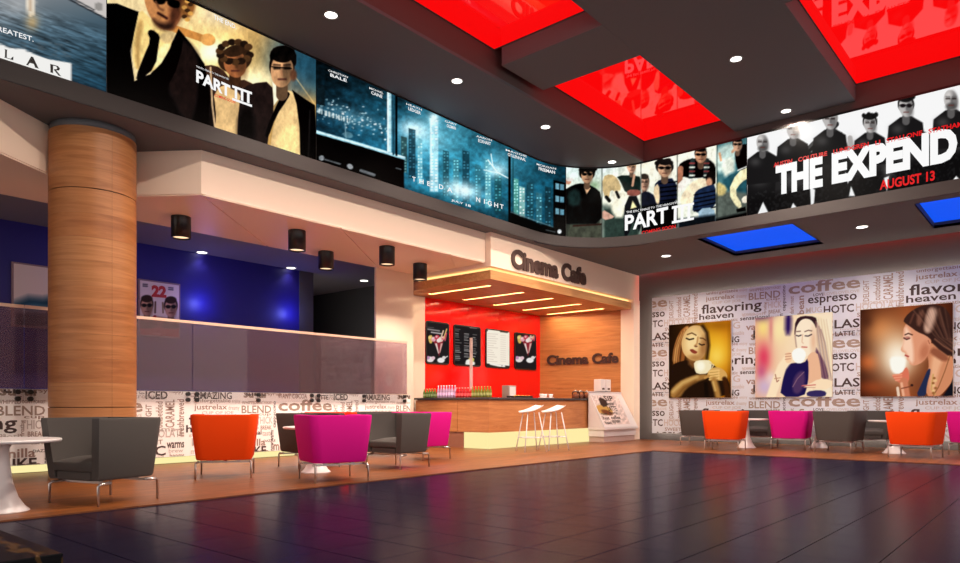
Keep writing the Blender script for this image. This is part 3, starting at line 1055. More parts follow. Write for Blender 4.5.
# ---- C: city at night behind window frames
def paint_city(a):
    a.grad([(0, (16, 58, 80)), (0.35, (30, 98, 124)), (0.55, (40, 118, 142)), (0.75, (24, 92, 116)), (1, (14, 70, 92))], 316, 130, 566, 180)
    lv = a.y - (a.x - 316) * 0.31            # runs with the banner
    a.C *= (0.72 + 0.5 * np.clip((lv - 60) / 50, 0, 1))[:, None]
    n1 = vnoise(a.x * 0.10, lv * 0.16, 21); n2 = vnoise(a.x * 0.30, lv * 0.42, 22)
    a.C *= (0.7 + 0.6 * (n1 * 0.6 + n2 * 0.4))[:, None]
    a.glow(428, 136, 26, 18, (150, 220, 236), 0.85)
    a.glow(415, 130, 14, 8, (225, 245, 250), 0.9, 15)
    a.glow(350, 116, 30, 8, (110, 160, 178), 0.5, 18)
    a.glow(455, 128, 26, 16, (62, 146, 172), 0.6)
    a.glow(500, 165, 18, 14, (130, 200, 220), 0.7)
    a.glow(520, 170, 22, 22, (40, 120, 146), 0.6)
    rs = np.random.RandomState(5)
    # far shore lights
    for k in range(120):
        x = rs.uniform(317, 388); y = 84 + (x - 316) * 0.33 + rs.normal(22, 7)
        a.ell(x, y, rs.uniform(0.4, 1.2), rs.uniform(0.4, 0.9), (170, 200, 206) if k % 3 else (235, 240, 240), a=rs.uniform(0.4, 1))
    for k in range(26):
        x = rs.uniform(317, 350)
        a.line([(x, 108 + (x - 316) * 0.32), (x, 112 + (x - 316) * 0.32)], 0.8, (226, 232, 226), a=0.8)
    a.poly([(316, 84), (325, 87), (325, 106), (316, 104)], (22, 52, 66)); 
    # towers
    for (x, w, y0, y1, c) in ((412, 7, 128, 178, (20, 66, 84)), (420, 5, 138, 184, (120, 190, 206)), (434, 8.5, 118, 192, (176, 222, 234)), (446, 6, 150, 196, (34, 90, 104)),
                              (404, 6, 136, 172, (48, 84, 84)), (456, 6, 158, 200, (66, 132, 146)), (466, 7, 150, 202, (22, 74, 92)), (478, 6, 164, 206, (50, 122, 140)),
                              (488, 6, 158, 208, (96, 170, 184)), (498, 7, 168, 212, (30, 94, 104)), (516, 5, 178, 226, (96, 170, 150)), (522, 6, 186, 228, (150, 196, 186)),
                              (530, 7, 182, 230, (30, 88, 104)), (539, 6, 192, 232, (60, 120, 134)), (548, 6, 186, 234, (22, 70, 86))):
        a.poly([(x - w / 2, y0), (x + w / 2, y0 + w * 0.28), (x + w / 2, y1), (x - w / 2, y1)], c, a=0.8)
        for k in range(int((y1 - y0) / 3.0)):
            for q in (-0.25, 0.25):
                if rs.rand() < 0.55:
                    a.ell(x + q * w, y0 + 3 + k * 3.0, w * 0.13, 0.7, tuple(min(255, int(v * 1.5 + 40)) for v in c), a=0.9)
    a.line([(431, 122), (431, 172)], 1.2, (214, 240, 246)); a.glow(434, 118, 5, 6, (230, 250, 252), 0.9)
    a.line([(488, 160), (497, 172), (508, 178)], 1.0, (235, 250, 252)); a.line([(484, 170), (498, 173)], 0.8, (225, 245, 250)); a.line([(491, 154), (493, 166)], 0.8, (225, 245, 250))
    a.glow(497, 171, 9, 6, (215, 242, 248), 0.8)
    # lettering glow where the title sits
    a.glow(462, 190, 17, 8, (226, 246, 250), 0.95, 14)
    a.poly([(404, 185), (430, 193), (520, 220), (566, 232), (566, 242), (500, 224), (404, 194)], (8, 66, 82), soft=10, a=0.7)
    # left window frame and dark sill
    a.poly([(315, 131), (404, 157), (404, 190), (315, 162)], (4, 5, 7))
    a.line([(315, 131.5), (362, 145), (404, 158)], 3.2, (150, 206, 222))
    a.line([(315, 131.0), (404, 157.4)], 1.2, (222, 242, 248))
    a.line([(389.5, 92), (389.5, 152)], 3.4, (176, 216, 226)); a.line([(388, 92), (388, 151)], 1.2, (236, 248, 250))
    a.line([(393.5, 93), (393.5, 154)], 2.4, (34, 92, 116)); a.line([(396.5, 94), (396.5, 155)], 2.2, (5, 10, 16))
    a.line([(345, 123), (346, 138)], 1.2, (190, 220, 226), a=0.5); a.ell(348, 135, 5, 3, (140, 180, 190), 16, a=0.5)
    # marks on the sill
    a.ell(321.5, 158, 2.6, 2.6, (140, 146, 150)); a.line([(325, 159.5), (340, 164)], 1.6, (96, 100, 104))
    a.ell(350, 166.5, 3.2, 2.4, (150, 154, 158), 40); a.line([(361, 170.5), (374, 175)], 3.0, (110, 114, 118))
    a.line([(396, 168), (401, 169.5)], 0.9, (120, 130, 134))
    # second mullion and dark block at the right
    a.line([(509.5, 150), (509.5, 226)], 2.6, (6, 34, 46)); a.line([(513, 158), (513, 224)], 1.4, (30, 96, 112))
    a.poly([(511, 212), (540, 224), (566, 231), (566, 250), (511, 240)], (4, 12, 16), soft=3)
    a.line([(511, 212), (556, 228)], 0.9, (130, 150, 154), a=0.6)
    a.poly([(553.5, 180), (566, 183), (566, 236), (553.5, 233)], (6, 12, 18))
    for y in (183, 195.5, 208):
        a.poly([(555.5, y), (559, y + 0.7), (559, y + 6.5), (555.5, y + 6)], (120, 176, 196))
        a.poly([(560, y + 1), (564, y + 1.6), (564, y + 7.2), (560, y + 6.8)], (96, 150, 172))
    a.ell(559.5, 231.5, 2.0, 2.2, (210, 214, 216)); a.line([(546, 230), (555, 232)], 1.0, (90, 96, 98))


_city = paint_city
def paint_city(a):
    _city(a)
    a.tex(0.20, 0.30, 0.30, 61, 1.3)


# ---- D: five small scenes with casual men
def paint_group(a):
    a.C[:] = np.array([222, 226, 208]) / 255
    a.glow(580, 165, 30, 18, (196, 224, 228), 0.7); a.glow(612, 160, 20, 14, (206, 222, 224), 0.7); a.glow(625, 205, 14, 26, (248, 244, 220), 0.9)
    a.glow(655, 165, 22, 18, (250, 244, 224), 0.9); a.glow(690, 150, 24, 18, (252, 246, 230), 0.9)
    a.view(560, 150, 5.93)
    def one():
        a.poly([(20, 300), (250, 320), (250, 600), (20, 600)], (60, 66, 56), soft=40)
        a.glow(200, 210, 40, 30, (120, 160, 110), 0.7); a.ell(48, 188, 18, 16, (206, 146, 120)); a.ell(58, 176, 22, 10, (222, 214, 208))
        a.poly([(20, 240), (80, 205), (130, 195), (200, 215), (250, 260), (250, 450), (40, 450), (20, 400)], (18, 28, 28), smooth=1)
        a.poly([(40, 260), (110, 220), (130, 320), (60, 340)], (34, 62, 60), smooth=1, soft=20)
        a.poly([(60, 440), (250, 440), (250, 530), (40, 530)], (78, 82, 68), smooth=0, soft=14)
        a.line([(80, 450), (250, 440)], 10, (70, 40, 30))
        a.poly([(142, 215), (182, 225), (158, 262)], (214, 168, 128))
        head(a, 160, 150, 34, 46, (212, 160, 122), (36, 26, 22), glasses=True, hairvol=1.4)
        for k in range(9):
            a.ell(122 + k * 11, 118 + 9 * math.sin(k * 2.1), 12, 13, (38, 28, 24))
    a.within(-200, 247, one)
    def two():
        a.poly([(250, 330), (400, 360), (478, 380), (478, 560), (250, 560)], (52, 74, 66), soft=40)
        a.poly([(250, 160), (300, 140), (345, 170), (366, 235), (340, 260), (300, 230), (290, 290), (256, 270)], (196, 170, 120), smooth=1)
        a.poly([(300, 250), (380, 240), (390, 400), (310, 400)], (246, 240, 216), smooth=1, soft=20)
        a.line([(276, 280), (292, 300)], 22, (30, 28, 24)); a.line([(335, 250), (348, 280)], 18, (36, 30, 26))
        a.poly([(330, 150), (470, 150), (480, 180), (476, 260), (390, 262), (360, 190)], (30, 52, 46), smooth=1)
        a.poly([(395, 235), (478, 235), (478, 270), (400, 275)], (150, 84, 72), smooth=1)
        a.poly([(385, 275), (478, 270), (478, 520), (440, 400), (400, 520), (376, 500)], (26, 32, 44), smooth=1)
        a.poly([(430, 300), (455, 340), (418, 350)], (232, 216, 160))
        a.poly([(250, 350), (300, 380), (330, 400), (250, 420)], (206, 160, 140), smooth=1)
        head(a, 424, 104, 24, 32, (222, 170, 140), (190, 150, 100)); a.line([(440, 150), (430, 210)], 14, (214, 160, 130))
    a.within(249, 479, two)
    a.view(640, 140, 5.93)
    def three():
        a.glow(40, 130, 60, 60, (248, 238, 214), 0.8)
        head(a, 26, 255, 26, 44, (206, 158, 130), (70, 56, 46), glasses=False)
        a.poly([(0, 320), (40, 300), (90, 330), (110, 390), (60, 450), (0, 450)], (26, 34, 62), smooth=1)
        a.poly([(80, 270), (120, 230), (215, 225), (222, 380), (120, 400), (100, 360)], (26, 36, 74), smooth=1)
        for k in range(5):
            a.line([(118, 258 + k * 26), (222, 246 + k * 26)], 8, (12, 16, 34))
        a.poly([(75, 290), (112, 250), (118, 370), (100, 390)], (226, 200, 160), smooth=1)
        head(a, 146, 172, 40, 48, (196, 150, 118), (34, 28, 28), glasses=True, hairvol=1.35)
        for k in range(8):
            a.ell(100 + k * 12, 128 + 10 * math.cos(k * 1.7), 14, 14, (40, 32, 30))
        a.poly([(0, 400), (225, 360), (225, 520), (0, 560)], (10, 12, 18), soft=26)
    a.within(8, 222, three)
    def four():
        a.poly([(224, 150), (270, 118), (320, 108), (410, 112), (450, 150), (450, 215), (300, 230), (250, 215), (224, 240)], (18, 18, 30), smooth=1)
        a.line([(240, 170), (232, 280)], 34, (178, 116, 88))
        for x in (306, 392):
            a.line([(x + 6, 120), (x - 6, 220)], 26, (44, 60, 60))
            for k in range(4):
                a.line([(x - 10, 138 + k * 24), (x + 16, 138 + k * 24)], 9, (210, 214, 200) if k % 2 else (150, 60, 60))
        a.poly([(228, 380), (260, 300), (330, 230), (400, 228), (420, 262), (330, 300), (310, 390)], (238, 220, 186), smooth=1)
        a.poly([(224, 240), (330, 225), (280, 260), (224, 330)], (232, 226, 216), smooth=1)
        a.ell(424, 226, 34, 42, (40, 28, 24)); a.ell(410, 250, 18, 26, (206, 150, 116), soft=8)
        a.poly([(330, 300), (400, 270), (452, 262), (452, 410), (310, 440), (316, 350)], (30, 52, 92), smooth=1)
        for k in range(5):
            a.line([(322, 326 + k * 24), (452, 300 + k * 24)], 8, (14, 22, 46))
        a.poly([(345, 408), (440, 398), (446, 470), (350, 480)], (156, 186, 204), smooth=1)
        a.poly([(224, 470), (452, 440), (452, 520), (224, 560)], (20, 34, 46), soft=20)
        head(a, 360, 92, 34, 44, (204, 146, 112), (34, 26, 26), glasses=True, hairvol=1.1)
    a.within(222, 450, four)
    def five():
        a.grad_keep = None
        k = (a.x > 452) & (a.x < 700)
        a.C[k] = np.array([70, 120, 126]) / 255
        a.poly([(440, 60), (540, 10), (580, 40), (560, 140), (480, 200), (440, 180)], (190, 214, 206), smooth=1, soft=30)
        a.poly([(470, 130), (560, 90), (560, 220), (520, 260)], (224, 230, 214), smooth=1, soft=20)
        a.poly([(470, 250), (560, 180), (660, 200), (660, 320), (560, 330)], (34, 90, 104), smooth=1, soft=20)
        a.poly([(440, 320), (540, 300), (660, 320), (660, 480), (440, 500)], (96, 106, 98), soft=20)
        a.poly([(452, 240), (520, 280), (500, 330), (452, 330)], (206, 186, 120), smooth=1, soft=14)
        a.line([(480, 120), (472, 80)], 14, (214, 160, 120))
        a.poly([(560, 60), (610, 20), (652, 30), (655, 150), (590, 190), (568, 150)], (16, 18, 30), smooth=1)
        a.line([(580, 180), (650, 150)], 6, (226, 226, 216))
        a.poly([(575, 190), (655, 155), (655, 220), (600, 250), (560, 310), (610, 390), (580, 410), (520, 310)], (232, 222, 176), smooth=1)
        a.poly([(570, 410), (625, 395), (630, 420), (575, 430)], (24, 22, 22))
        a.poly([(600, 340), (660, 320), (660, 360), (610, 380)], (216, 208, 190), smooth=1)
        head(a, 578, 30, 26, 36, (206, 160, 130), (30, 24, 26), glasses=True)
        a.line([(548, 70), (572, 44)], 16, (206, 160, 130))
        a.poly([(440, 470), (660, 420), (660, 520), (440, 540)], (12, 14, 16), soft=20)
    a.within(450, 652, five)
    a.view(0, 0, 1)
    for x in (602, 641, 677.3, 717):
        a.line([(x, 120), (x, 250)], 0.9, (40, 46, 44), a=0.7)


_group = paint_group
def paint_group(a):
    _group(a)
    a.tex(0.22, 0.25, 0.2, 71, 1.22)


# ---- E: line of men in black
def paint_men(a):
    a.C[:] = np.array([250, 250, 250]) / 255
    rows = [  # shoulder polygon in photo pixels
        [(748, 172), (757, 164), (772, 160), (778, 166), (782, 180), (784, 214), (746, 222)],
        [(776, 172), (786, 155), (800, 150), (812, 152), (820, 170), (822, 210), (774, 216)],
        [(812, 150), (822, 140), (842, 132), (850, 150), (856, 160), (858, 205), (812, 212)],
        [(852, 165), (862, 150), (876, 147), (886, 152), (890, 175), (890, 200), (852, 205)],
        [(884, 150), (896, 135), (916, 128), (930, 134), (938, 150), (938, 196), (882, 200)],
        [(932, 134), (944, 120), (960, 114), (985, 118), (1000, 150), (1000, 190), (932, 195)]]
    a.line([(800, 158), (836, 124)], 6, (22, 22, 22)); a.line([(806, 150), (822, 134)], 3, (70, 70, 70))
    for k, p in enumerate(rows):
        a.poly(p, (18, 18, 19) if k % 2 == 0 else (34, 33, 34), smooth=0)
        xs = [q[0] for q in p]; cx = (min(xs) + max(xs)) / 2
        a.glow(cx - 6, p[0][1] + 8, 9, 7, (96, 94, 94), 0.55)
    a.poly([(747, 200), (1005, 142), (1005, 230), (747, 240)], (10, 10, 11), soft=8)
    a.glow(850, 148, 5, 9, (170, 166, 164), 0.9); a.line([(850, 138), (853, 160)], 5, (176, 172, 170)); a.line([(776, 176), (772, 166)], 4, (150, 146, 144))
    a.glow(824, 148, 5, 8, (150, 148, 146), 0.8); a.glow(930, 142, 6, 6, (110, 108, 108), 0.8); a.glow(888, 170, 5, 8, (150, 146, 144), 0.6)
    for (cx, cy, w, h, bald, gl, beard) in ((762.5, 143, 6.0, 8.6, True, False, True), (793, 130, 6.2, 9.0, True, False, False), (830, 120, 6.6, 9.6, False, False, False),
                                            (870, 124, 6.2, 8.8, False, False, False), (906, 107, 7.0, 10.0, False, True, False), (951, 100, 7.0, 10.2, True, False, True)):
        hair = (150, 148, 146) if cx in (830, 793) else (20, 20, 20)
        a.poly([(cx - w * 0.8, cy + h * 1.0), (cx + w * 0.8, cy + h * 0.9), (cx + w * 2.4, cy + h * 1.55), (cx + w * 2.9, cy + h * 4.5), (cx - w * 2.9, cy + h * 4.9), (cx - w * 2.5, cy + h * 1.9)], (22, 22, 23))
        a.glow(cx - w * 1.2, cy + h * 2.2, w * 0.9, h * 0.5, (84, 82, 82), 0.6)
        head(a, cx, cy, w, h, (190, 186, 184), hair, (92, 90, 90), gl, bald, -8, 1.2, beard)
        if not bald:
            for k in range(6):
                a.ell(cx - w + k * w * 0.4, cy - h * 0.95 + 1.2 * math.sin(k * 2.3), w * 0.34, h * 0.28, tuple(int(c * (0.8 + 0.3 * (k % 2))) for c in hair))
    # gaps of white between legs and torn edges
    for p in ([(757.5, 214.5), (763, 202), (768, 212)], [(790.5, 209), (793, 203), (797, 208)], [(811, 206), (810, 186), (815, 190), (814, 203)],
              [(849, 196), (851, 186), (855, 196)], [(884, 178), (889, 176), (887, 192)], [(952, 181.5), (956, 176), (960, 180)], [(845, 172), (850, 178), (848, 184)]):
        a.poly(p, (244, 244, 244))
    n = vnoise(a.x * 0.5, a.y * 0.5, 31)
    k = (n > 0.66) & (a.y > 214 - (a.x - 757) * 0.18 - 22) & (a.C.sum(1) < 0.5)
    a.C[k] += 0.05


BAN = [('A', -2.0, sx(106.2), 190, 130, paint_sea, (40, 60, 75)), ('B', sx(106.4), sx(315.6), 300, 150, paint_suits, (200, 160, 90)),
       ('C', sx(315.8), sx(565.6), 330, 120, paint_city, (20, 70, 90)), ('D', sx(565.8), sx(747.0), 260, 120, paint_group, (220, 225, 210)),
       ('E', sx(747.2), RING.inv(1005, 150)[0], 330, 120, paint_men, (250, 250, 250))]
BLAB = {'A': 'backlit poster of a boat on grey sea with a torn white title strip',
        'B': 'backlit poster of three men in dark suits against a golden sunset',
        'C': 'blue backlit poster of a night city skyline behind window frames',
        'D': 'backlit poster strip of casual men in small scenes around the banner curve',
        'E': 'white backlit poster of six men in black with huge white title letters'}
BT = {}
for key, s0, s1, ns, n_t, fn, base in BAN:
    p0 = RING.pos(np.array([(s0 + s1) / 2]), np.array([Z_LIP]))[0]
    t = empty('backlit_poster', (0, 0, 0), label=BLAB[key], cat='poster', group='backlit posters of the banner ring')
    BT[key] = t
    print_mesh('print', RING, s0 + 0.004, s1 - 0.004, ns, Z_LIP + 0.002, Z_BAN - 0.02, n_t, fn, M_BAN, t, 0.012, base)
    # shallow light box behind the print
    q = np.linspace(s0, s1, 40 if key in 'CD' else 3)
    vs = [tuple(p) for o_, z in ((0.008, Z_LIP), (-0.035, Z_LIP), (-0.035, Z_BAN - 0.015), (0.008, Z_BAN - 0.015)) for p in RING.pos(q, np.full_like(q, z), o_)]
    n = len(q)
    fs = [(r % 4 * n + k, r % 4 * n + k + 1, (r + 1) % 4 * n + k + 1, (r + 1) % 4 * n + k) for r in range(4) for k in range(n - 1)]
    MB().add(vs, fs).build('light_box', M_BLACK, t)

LO = 0.020
L = Letters(RING, LO)
L.px('REATEST.', (-3, 31.5), (33, 42.5), 5.2, 0.012)
L.build_words('printed_word', M_LWHITE, BT['A'])
L = Letters(RING, LO)
for pts in ([(3.8, 49.5), (7.2, 50.6), (6.4, 51.0), (6.3, 58.2), (10.0, 59.4), (12.2, 57.2), (12.9, 57.4), (12.6, 60.9), (3.6, 58.0), (4.3, 57.3), (4.5, 50.4)],
            [(30.5, 57.0), (32.6, 57.6), (37.8, 68.6), (38.6, 69.4), (33.8, 67.9), (34.4, 67.5), (33.2, 64.6), (29.4, 63.4), (27.6, 65.4), (28.4, 66.2), (25.2, 65.2), (26.2, 64.6)],
            [(49.6, 64.4), (52.6, 65.2), (52.4, 73.2), (53.0, 73.9), (49.2, 72.7), (49.9, 72.2)],
            [(52.6, 65.2), (57.4, 66.6), (59.4, 69.0), (58.4, 71.0), (55.6, 70.9), (60.0, 76.2), (61.0, 77.0), (57.8, 76.0), (53.4, 70.6), (53.4, 69.6), (56.0, 69.8), (56.6, 68.4), (55.4, 66.9), (52.6, 66.1)]):
    L.poly_px(pts)
L.build_words('title_word', M_LBLACK, BT['A'])
L = Letters(RING, LO)
L.px('PART', (195.5, 82.5), (229.5, 98.0), 12.6, 0.035)
L.px('THE END.', (213, 19.5), (235.5, 30), 4.6, 0.012)
L.px('THE EPIC FINALE TO THE HANGOVER', (195.5, 67.6), (228, 80.6), 1.8, 0.006, 1)
for x in (232.5, 238.6, 244.8):
    y = 86.4 + (x - 232.5) * 0.36
    L.poly_px([(x + 1.5, y + 1.0), (x + 3.9, y + 1.9), (x + 3.9, y + 13.0), (x + 1.5, y + 12.1)])
for dy in (0, 12.6):
    L.poly_px([(231.5, 85.6 + dy), (251.2, 92.6 + dy), (251.2, 94.9 + dy), (231.5, 87.9 + dy)])
L.build_words('title_word', M_LWHITE, BT['B'])
L = Letters(RING, LO); L.px('COMING SOON', (214, 96.8), (234.5, 104), 2.8, 0.02); L.build_words('red_word', M_LRED, BT['B'])
L = Letters(RING, LO)
for a_, b_, lb, rb in (('CHRISTIAN', 'BALE', (327.5, 71.6), (347, 78.6)), ('MICHAEL', 'CAINE', (368.5, 89.2), (382.5, 94.6)), ('HEATH', 'LEDGER', (405.5, 105.0), (421, 111.2)),
                       ('GARY', 'OLDMAN', (444, 122.2), (456, 126.2)), ('AARON', 'ECKHART', (475.5, 137.2), (491, 141.6)), ('MAGGIE', 'GYLLENHAAL', (505, 151), (526, 157.6)), ('MORGAN', 'FREEMAN', (536, 165.2), (555.5, 170.0))):
    L.px(a_, lb, rb, 2.0, 0.008, 2)
    sl = (rb[1] - lb[1]) / (rb[0] - lb[0])
    L.px(b_, (lb[0] + 2, lb[1] + 4.4 + 2 * sl), (rb[0] - 1, rb[1] + 4.4 - sl), 3.2, 0.02, 2)
for ch, x0, x1, y in (('T', 411.4, 415.0, 181.2), ('H', 418.6, 422.8, 183.4), ('E', 426.4, 429.6, 185.8), ('D', 438.2, 442.6, 188.8), ('A', 446.4, 451.6, 191.6),
                      ('N', 475.4, 479.4, 201.6), ('I', 483.2, 484.2, 203.8), ('G', 486.8, 491.0, 205.2), ('H', 493.4, 497.4, 207.0), ('T', 499.2, 502.8, 208.6)):
    L.px(ch, (x0, y), (x1, y + (x1 - x0) * 0.27), 4.6, 0.02)
L.px('JULY', (450.5, 201.6), (462.5, 205.3), 2.4, 0.02)
L.px('18', (465, 206.1), (470.0, 207.6), 2.4, 0.02)
L.build_words('printed_word', M_LWHITE, BT['C'])
L = Letters(RING, LO)
L.px('PART', (625, 231.0), (668.5, 222.6), 15.6, 0.03)
L.px('THE EPIC FINALE TO THE HANGOVER', (626.5, 213.6), (680.5, 203.0), 2.2, 0.008, 1)
for x in (676.4, 683.2, 690.0):
    y = 206.6 - (x - 676.4) * 0.19
    L.poly_px([(x - 2.0, y + 0.6), (x + 0.9, y), (x + 0.6, y + 15.0), (x - 2.3, y + 15.6)])
for dy in (0, 14.8):
    L.poly_px([(672.4, 206.6 + dy), (694.4, 202.6 + dy), (694.2, 205.0 + dy), (672.2, 209.2 + dy)])
L.build_words('title_word', M_LWHITE, BT['D'])
L = Letters(RING, LO); L.px('COMING SOON', (642, 235.0), (676, 228.4), 3.6, 0.02); L.build_words('red_word', M_LRED, BT['D'])
L = Letters(RING, LO)
for ch, lb, rb, ht in (('THE', (776, 195.6), (823, 186.8), 29.5), ('EXPEND', (832, 184.6), (957.5, 160.4), 31.0)):
    L.px(ch, lb, rb, ht, 0.06)
L.build_words('title_word', M_LWHITE, BT['E'])
L = Letters(RING, LO)
for wd, lb, rb, ht in (('AUSTIN', (774, 167.6), (792.5, 163.4), 4.4), ('COUTURE', (798.5, 162.2), (827.5, 155.8), 4.4), ('LUNDGREN', (833.5, 154.6), (869, 146.8), 4.6),
                       ('LI', (875.5, 145.8), (880.5, 144.6), 4.6), ('STALLONE', (886.5, 143.6), (922.5, 135.4), 4.8), ('STATHAM', (928.5, 134.4), (963, 126.6), 5.0)):
    L.px(wd, lb, rb, ht, 0.03)
L.px('AUGUST 13', (880, 190.4), (935, 180.6), 9.6, 0.03)
L.build_words('red_word', M_LRED, BT['E'])

# ================================================================== WORD WALLPAPER
INK = {'d': mat('dark_brown_ink', rgb(66, 46, 44), 0.6, bump=(90, 0.01)), 'm': mat('taupe_ink', rgb(160, 132, 120), 0.6, bump=(90, 0.01)),
       't': mat('tan_ink', rgb(160, 138, 124), 0.6, bump=(90, 0.01)), 'l': mat('pale_ink', rgb(198, 184, 178), 0.6, bump=(90, 0.01))}
# word, tone, x, y, width, height, bold, reads upwards     (one repeat is 4.56 x 1.315)
WORDS = [('flavoring', 'd', 0.06, 0.665, 1.50, 0.30, 0.016, 0), ('heaven', 'd', 0.0, 0.585, 0.88, 0.155, 0.016, 0), ('sensational', 'd', 1.04, 0.49, 0.70, 0.10, 0.02, 0),
         ('justrelax', 'm', 0.17, 1.02, 0.74, 0.15, 0.015, 0), ('unforgettable', 'm', 0.19, 1.185, 0.80, 0.10, 0.01, 0), ('CUP OF JOE', 'l', 0.34, 0.935, 0.72, 0.085, 0.01, 0),
         ('BLEND', 't', 1.25, 0.97, 0.74, 0.17, 0.015, 0), ('THICK', 'l', 1.62, 0.73, 0.40, 0.16, 0.012, 0), ('WHIPPED', 'm', 1.26, 1.17, 0.36, 0.07, 0.01, 0), ("DON'T FORGET", 'm', 1.64, 1.18, 0.36, 0.06, 0.01, 0),
         ('cappuccino', 'd', 2.03, 0.64, 0.10, 0.60, 0.015, 1), ('coffee', 't', 2.17, 1.01, 1.52, 0.275, 0.022, 0), ('LOVE', 'd', 2.72, 0.915, 0.22, 0.065, 0.02, 0), ('LOVELOVELOVE', 'l', 2.95, 0.915, 0.72, 0.065, 0.01, 0),
         ('espresso', 'd', 2.60, 0.695, 1.02, 0.20, 0.016, 0), ('HOTC', 'd', 2.94, 0.49, 0.62, 0.185, 0.02, 0), ('HOCOLATE', 'l', 3.60, 0.50, 0.92, 0.17, 0.015, 0), ('bean', 'm', 2.37, 0.52, 0.15, 0.44, 0.02, 1),
         ('dark roast', 'm', 2.20, 0.55, 0.09, 0.42, 0.01, 1), ('DELIGHT', 'm', 3.74, 0.70, 0.12, 0.46, 0.012, 1), ('outbedded', 'm', 3.94, 0.70, 0.14, 0.52, 0.012, 1), ('CARAMEL', 'm', 4.13, 0.70, 0.19, 0.56, 0.012, 1),
         ('freshbrewed', 'm', 4.37, 0.52, 0.15, 0.75, 0.012, 1), ('aroma', 'l', 1.08, 0.61, 0.32, 0.05, 0.01, 0), ('holidays', 'd', 3.20, 0.86, 0.20, 0.045, 0.01, 0),
         ('CLASSIC', 'd', 2.92, 0.14, 1.22, 0.20, 0.02, 0), ('LATTE', 'd', 3.18, -0.035, 0.40, 0.11, 0.018, 0), ('lovely', 'l', 3.28, 0.085, 0.40, 0.05, 0.01, 0), ('here', 'd', 3.62, 0.045, 0.10, 0.05, 0.01, 0),
         ('AMAZING', 'd', 0.16, 1.275, 0.86, 0.155, 0.02, 0), ('MIXING', 'l', 0.12, 0.30, 0.92, 0.17, 0.012, 0), ('sugar', 't', 1.30, 1.25, 0.62, 0.20, 0.03, 0), ('vanilla', 'm', 1.18, 0.24, 0.66, 0.16, 0.02, 0),
         ('LIKE', 'd', 1.36, 0.04, 0.50, 0.19, 0.025, 0), ('WANT COCOA', 'm', 2.16, 1.30, 0.80, 0.12, 0.015, 0), ('mocha', 't', 2.05, 0.12, 0.56, 0.20, 0.02, 0), ('DAZZLE', 'd', 1.80, 0.32, 0.30, 0.05, 0.012, 0),
         ('warms', 'd', 4.16, 0.28, 0.36, 0.12, 0.02, 0), ('tasting', 'm', 2.30, 0.02, 0.42, 0.09, 0.012, 0), ('now warm', 'd', 1.98, 0.12, 0.07, 0.46, 0.015, 1), ('ICED', 'd', 3.74, -0.05, 0.44, 0.17, 0.03, 0), ('happy', 'm', 4.22, 0.05, 0.30, 0.13, 0.012, 0),
         ('cream', 'l', 0.08, 0.0, 0.60, 0.09, 0.01, 0), ('morning blend', 'l', 2.62, 0.40, 0.30, 0.05, 0.008, 0), ('milk & foam', 'l', 0.10, 0.14, 0.70, 0.11, 0.01, 0), ('sip slowly', 'l', 2.62, 0.06, 0.28, 0.05, 0.008, 0), ('steam', 'm', 2.78, 0.12, 0.10, 0.30, 0.01, 1),
         ('grounds', 'l', 0.06, 0.49, 0.44, 0.075, 0.01, 0), ('aromatic', 'm', 0.54, 0.49, 0.44, 0.075, 0.01, 0), ('BREAK', 'm', 1.72, 0.60, 0.28, 0.09, 0.012, 0), ('smooth', 'l', 1.10, 0.58, 0.54, 0.075, 0.01, 0), ('taste', 'l', 1.76, 0.46, 0.26, 0.10, 0.012, 0),
         ('roast', 't', 2.20, 0.34, 0.38, 0.10, 0.012, 0), ('SWEET', 'm', 3.62, 0.37, 0.46, 0.09, 0.012, 0), ('brew', 'l', 4.20, 0.19, 0.30, 0.075, 0.01, 0), ('cup', 'm', 1.66, 0.90, 0.32, 0.06, 0.01, 0), ('irresistible', 'l', 0.78, 0.14, 0.36, 0.10, 0.01, 0),
         ('syrup', 'm', 1.90, 0.03, 0.36, 0.08, 0.01, 0), ('enjoy', 'l', 1.02, 1.185, 0.20, 0.09, 0.01, 0), ('dreamy', 'l', 0.94, 1.02, 0.26, 0.12, 0.012, 0), ('frothy', 'm', 1.60, 0.62, 0.09, 0.26, 0.01, 1), ('MUG', 'l', 2.56, 0.54, 0.34, 0.13, 0.012, 0), ('sweetness', 'l', 2.20, 0.44, 0.36, 0.07, 0.01, 0),
         ('crema', 'l', 3.72, 0.62, 0.62, 0.07, 0.01, 0), ('cinnamon', 'l', 2.18, 1.30, 0.0001, 0.0001, 0.0, 0), ('arabica', 'm', 3.04, 1.30, 0.50, 0.07, 0.01, 0), ('robusta', 'l', 3.60, 1.28, 0.50, 0.09, 0.01, 0)]
WORDS = [w_ for w_ in WORDS if w_[4] > 0.01]


def wallpaper(surf, off, s_ref, t_ref, scale, clip, parent, words=WORDS):
    sets = {k: Letters(surf, off) for k in INK}
    pw, ph = 4.56 * scale, 1.315 * scale
    for i in range(int((clip[0] - s_ref) // pw) - 1, int((clip[1] - s_ref) // pw) + 1):
        for j in range(int((clip[2] - t_ref) // ph) - 1, int((clip[3] - t_ref) // ph) + 1):
            for wd, tone, x, y, w, h, b, up in words:
                sets[tone].st(wd, s_ref + i * pw + x * scale, t_ref + j * ph + y * scale, w * scale, h * scale, b, bool(up), clip)
    for k, L in sets.items():
        if L.v:
            L.build('wallpaper_words', INK[k], parent, 'stuff')


wallpaper(WallV(LV), 0.003, 5.477, 0.04, 0.79, (LW0 + 0.02, LW1 - 0.01, 0.13, 1.165), lw)

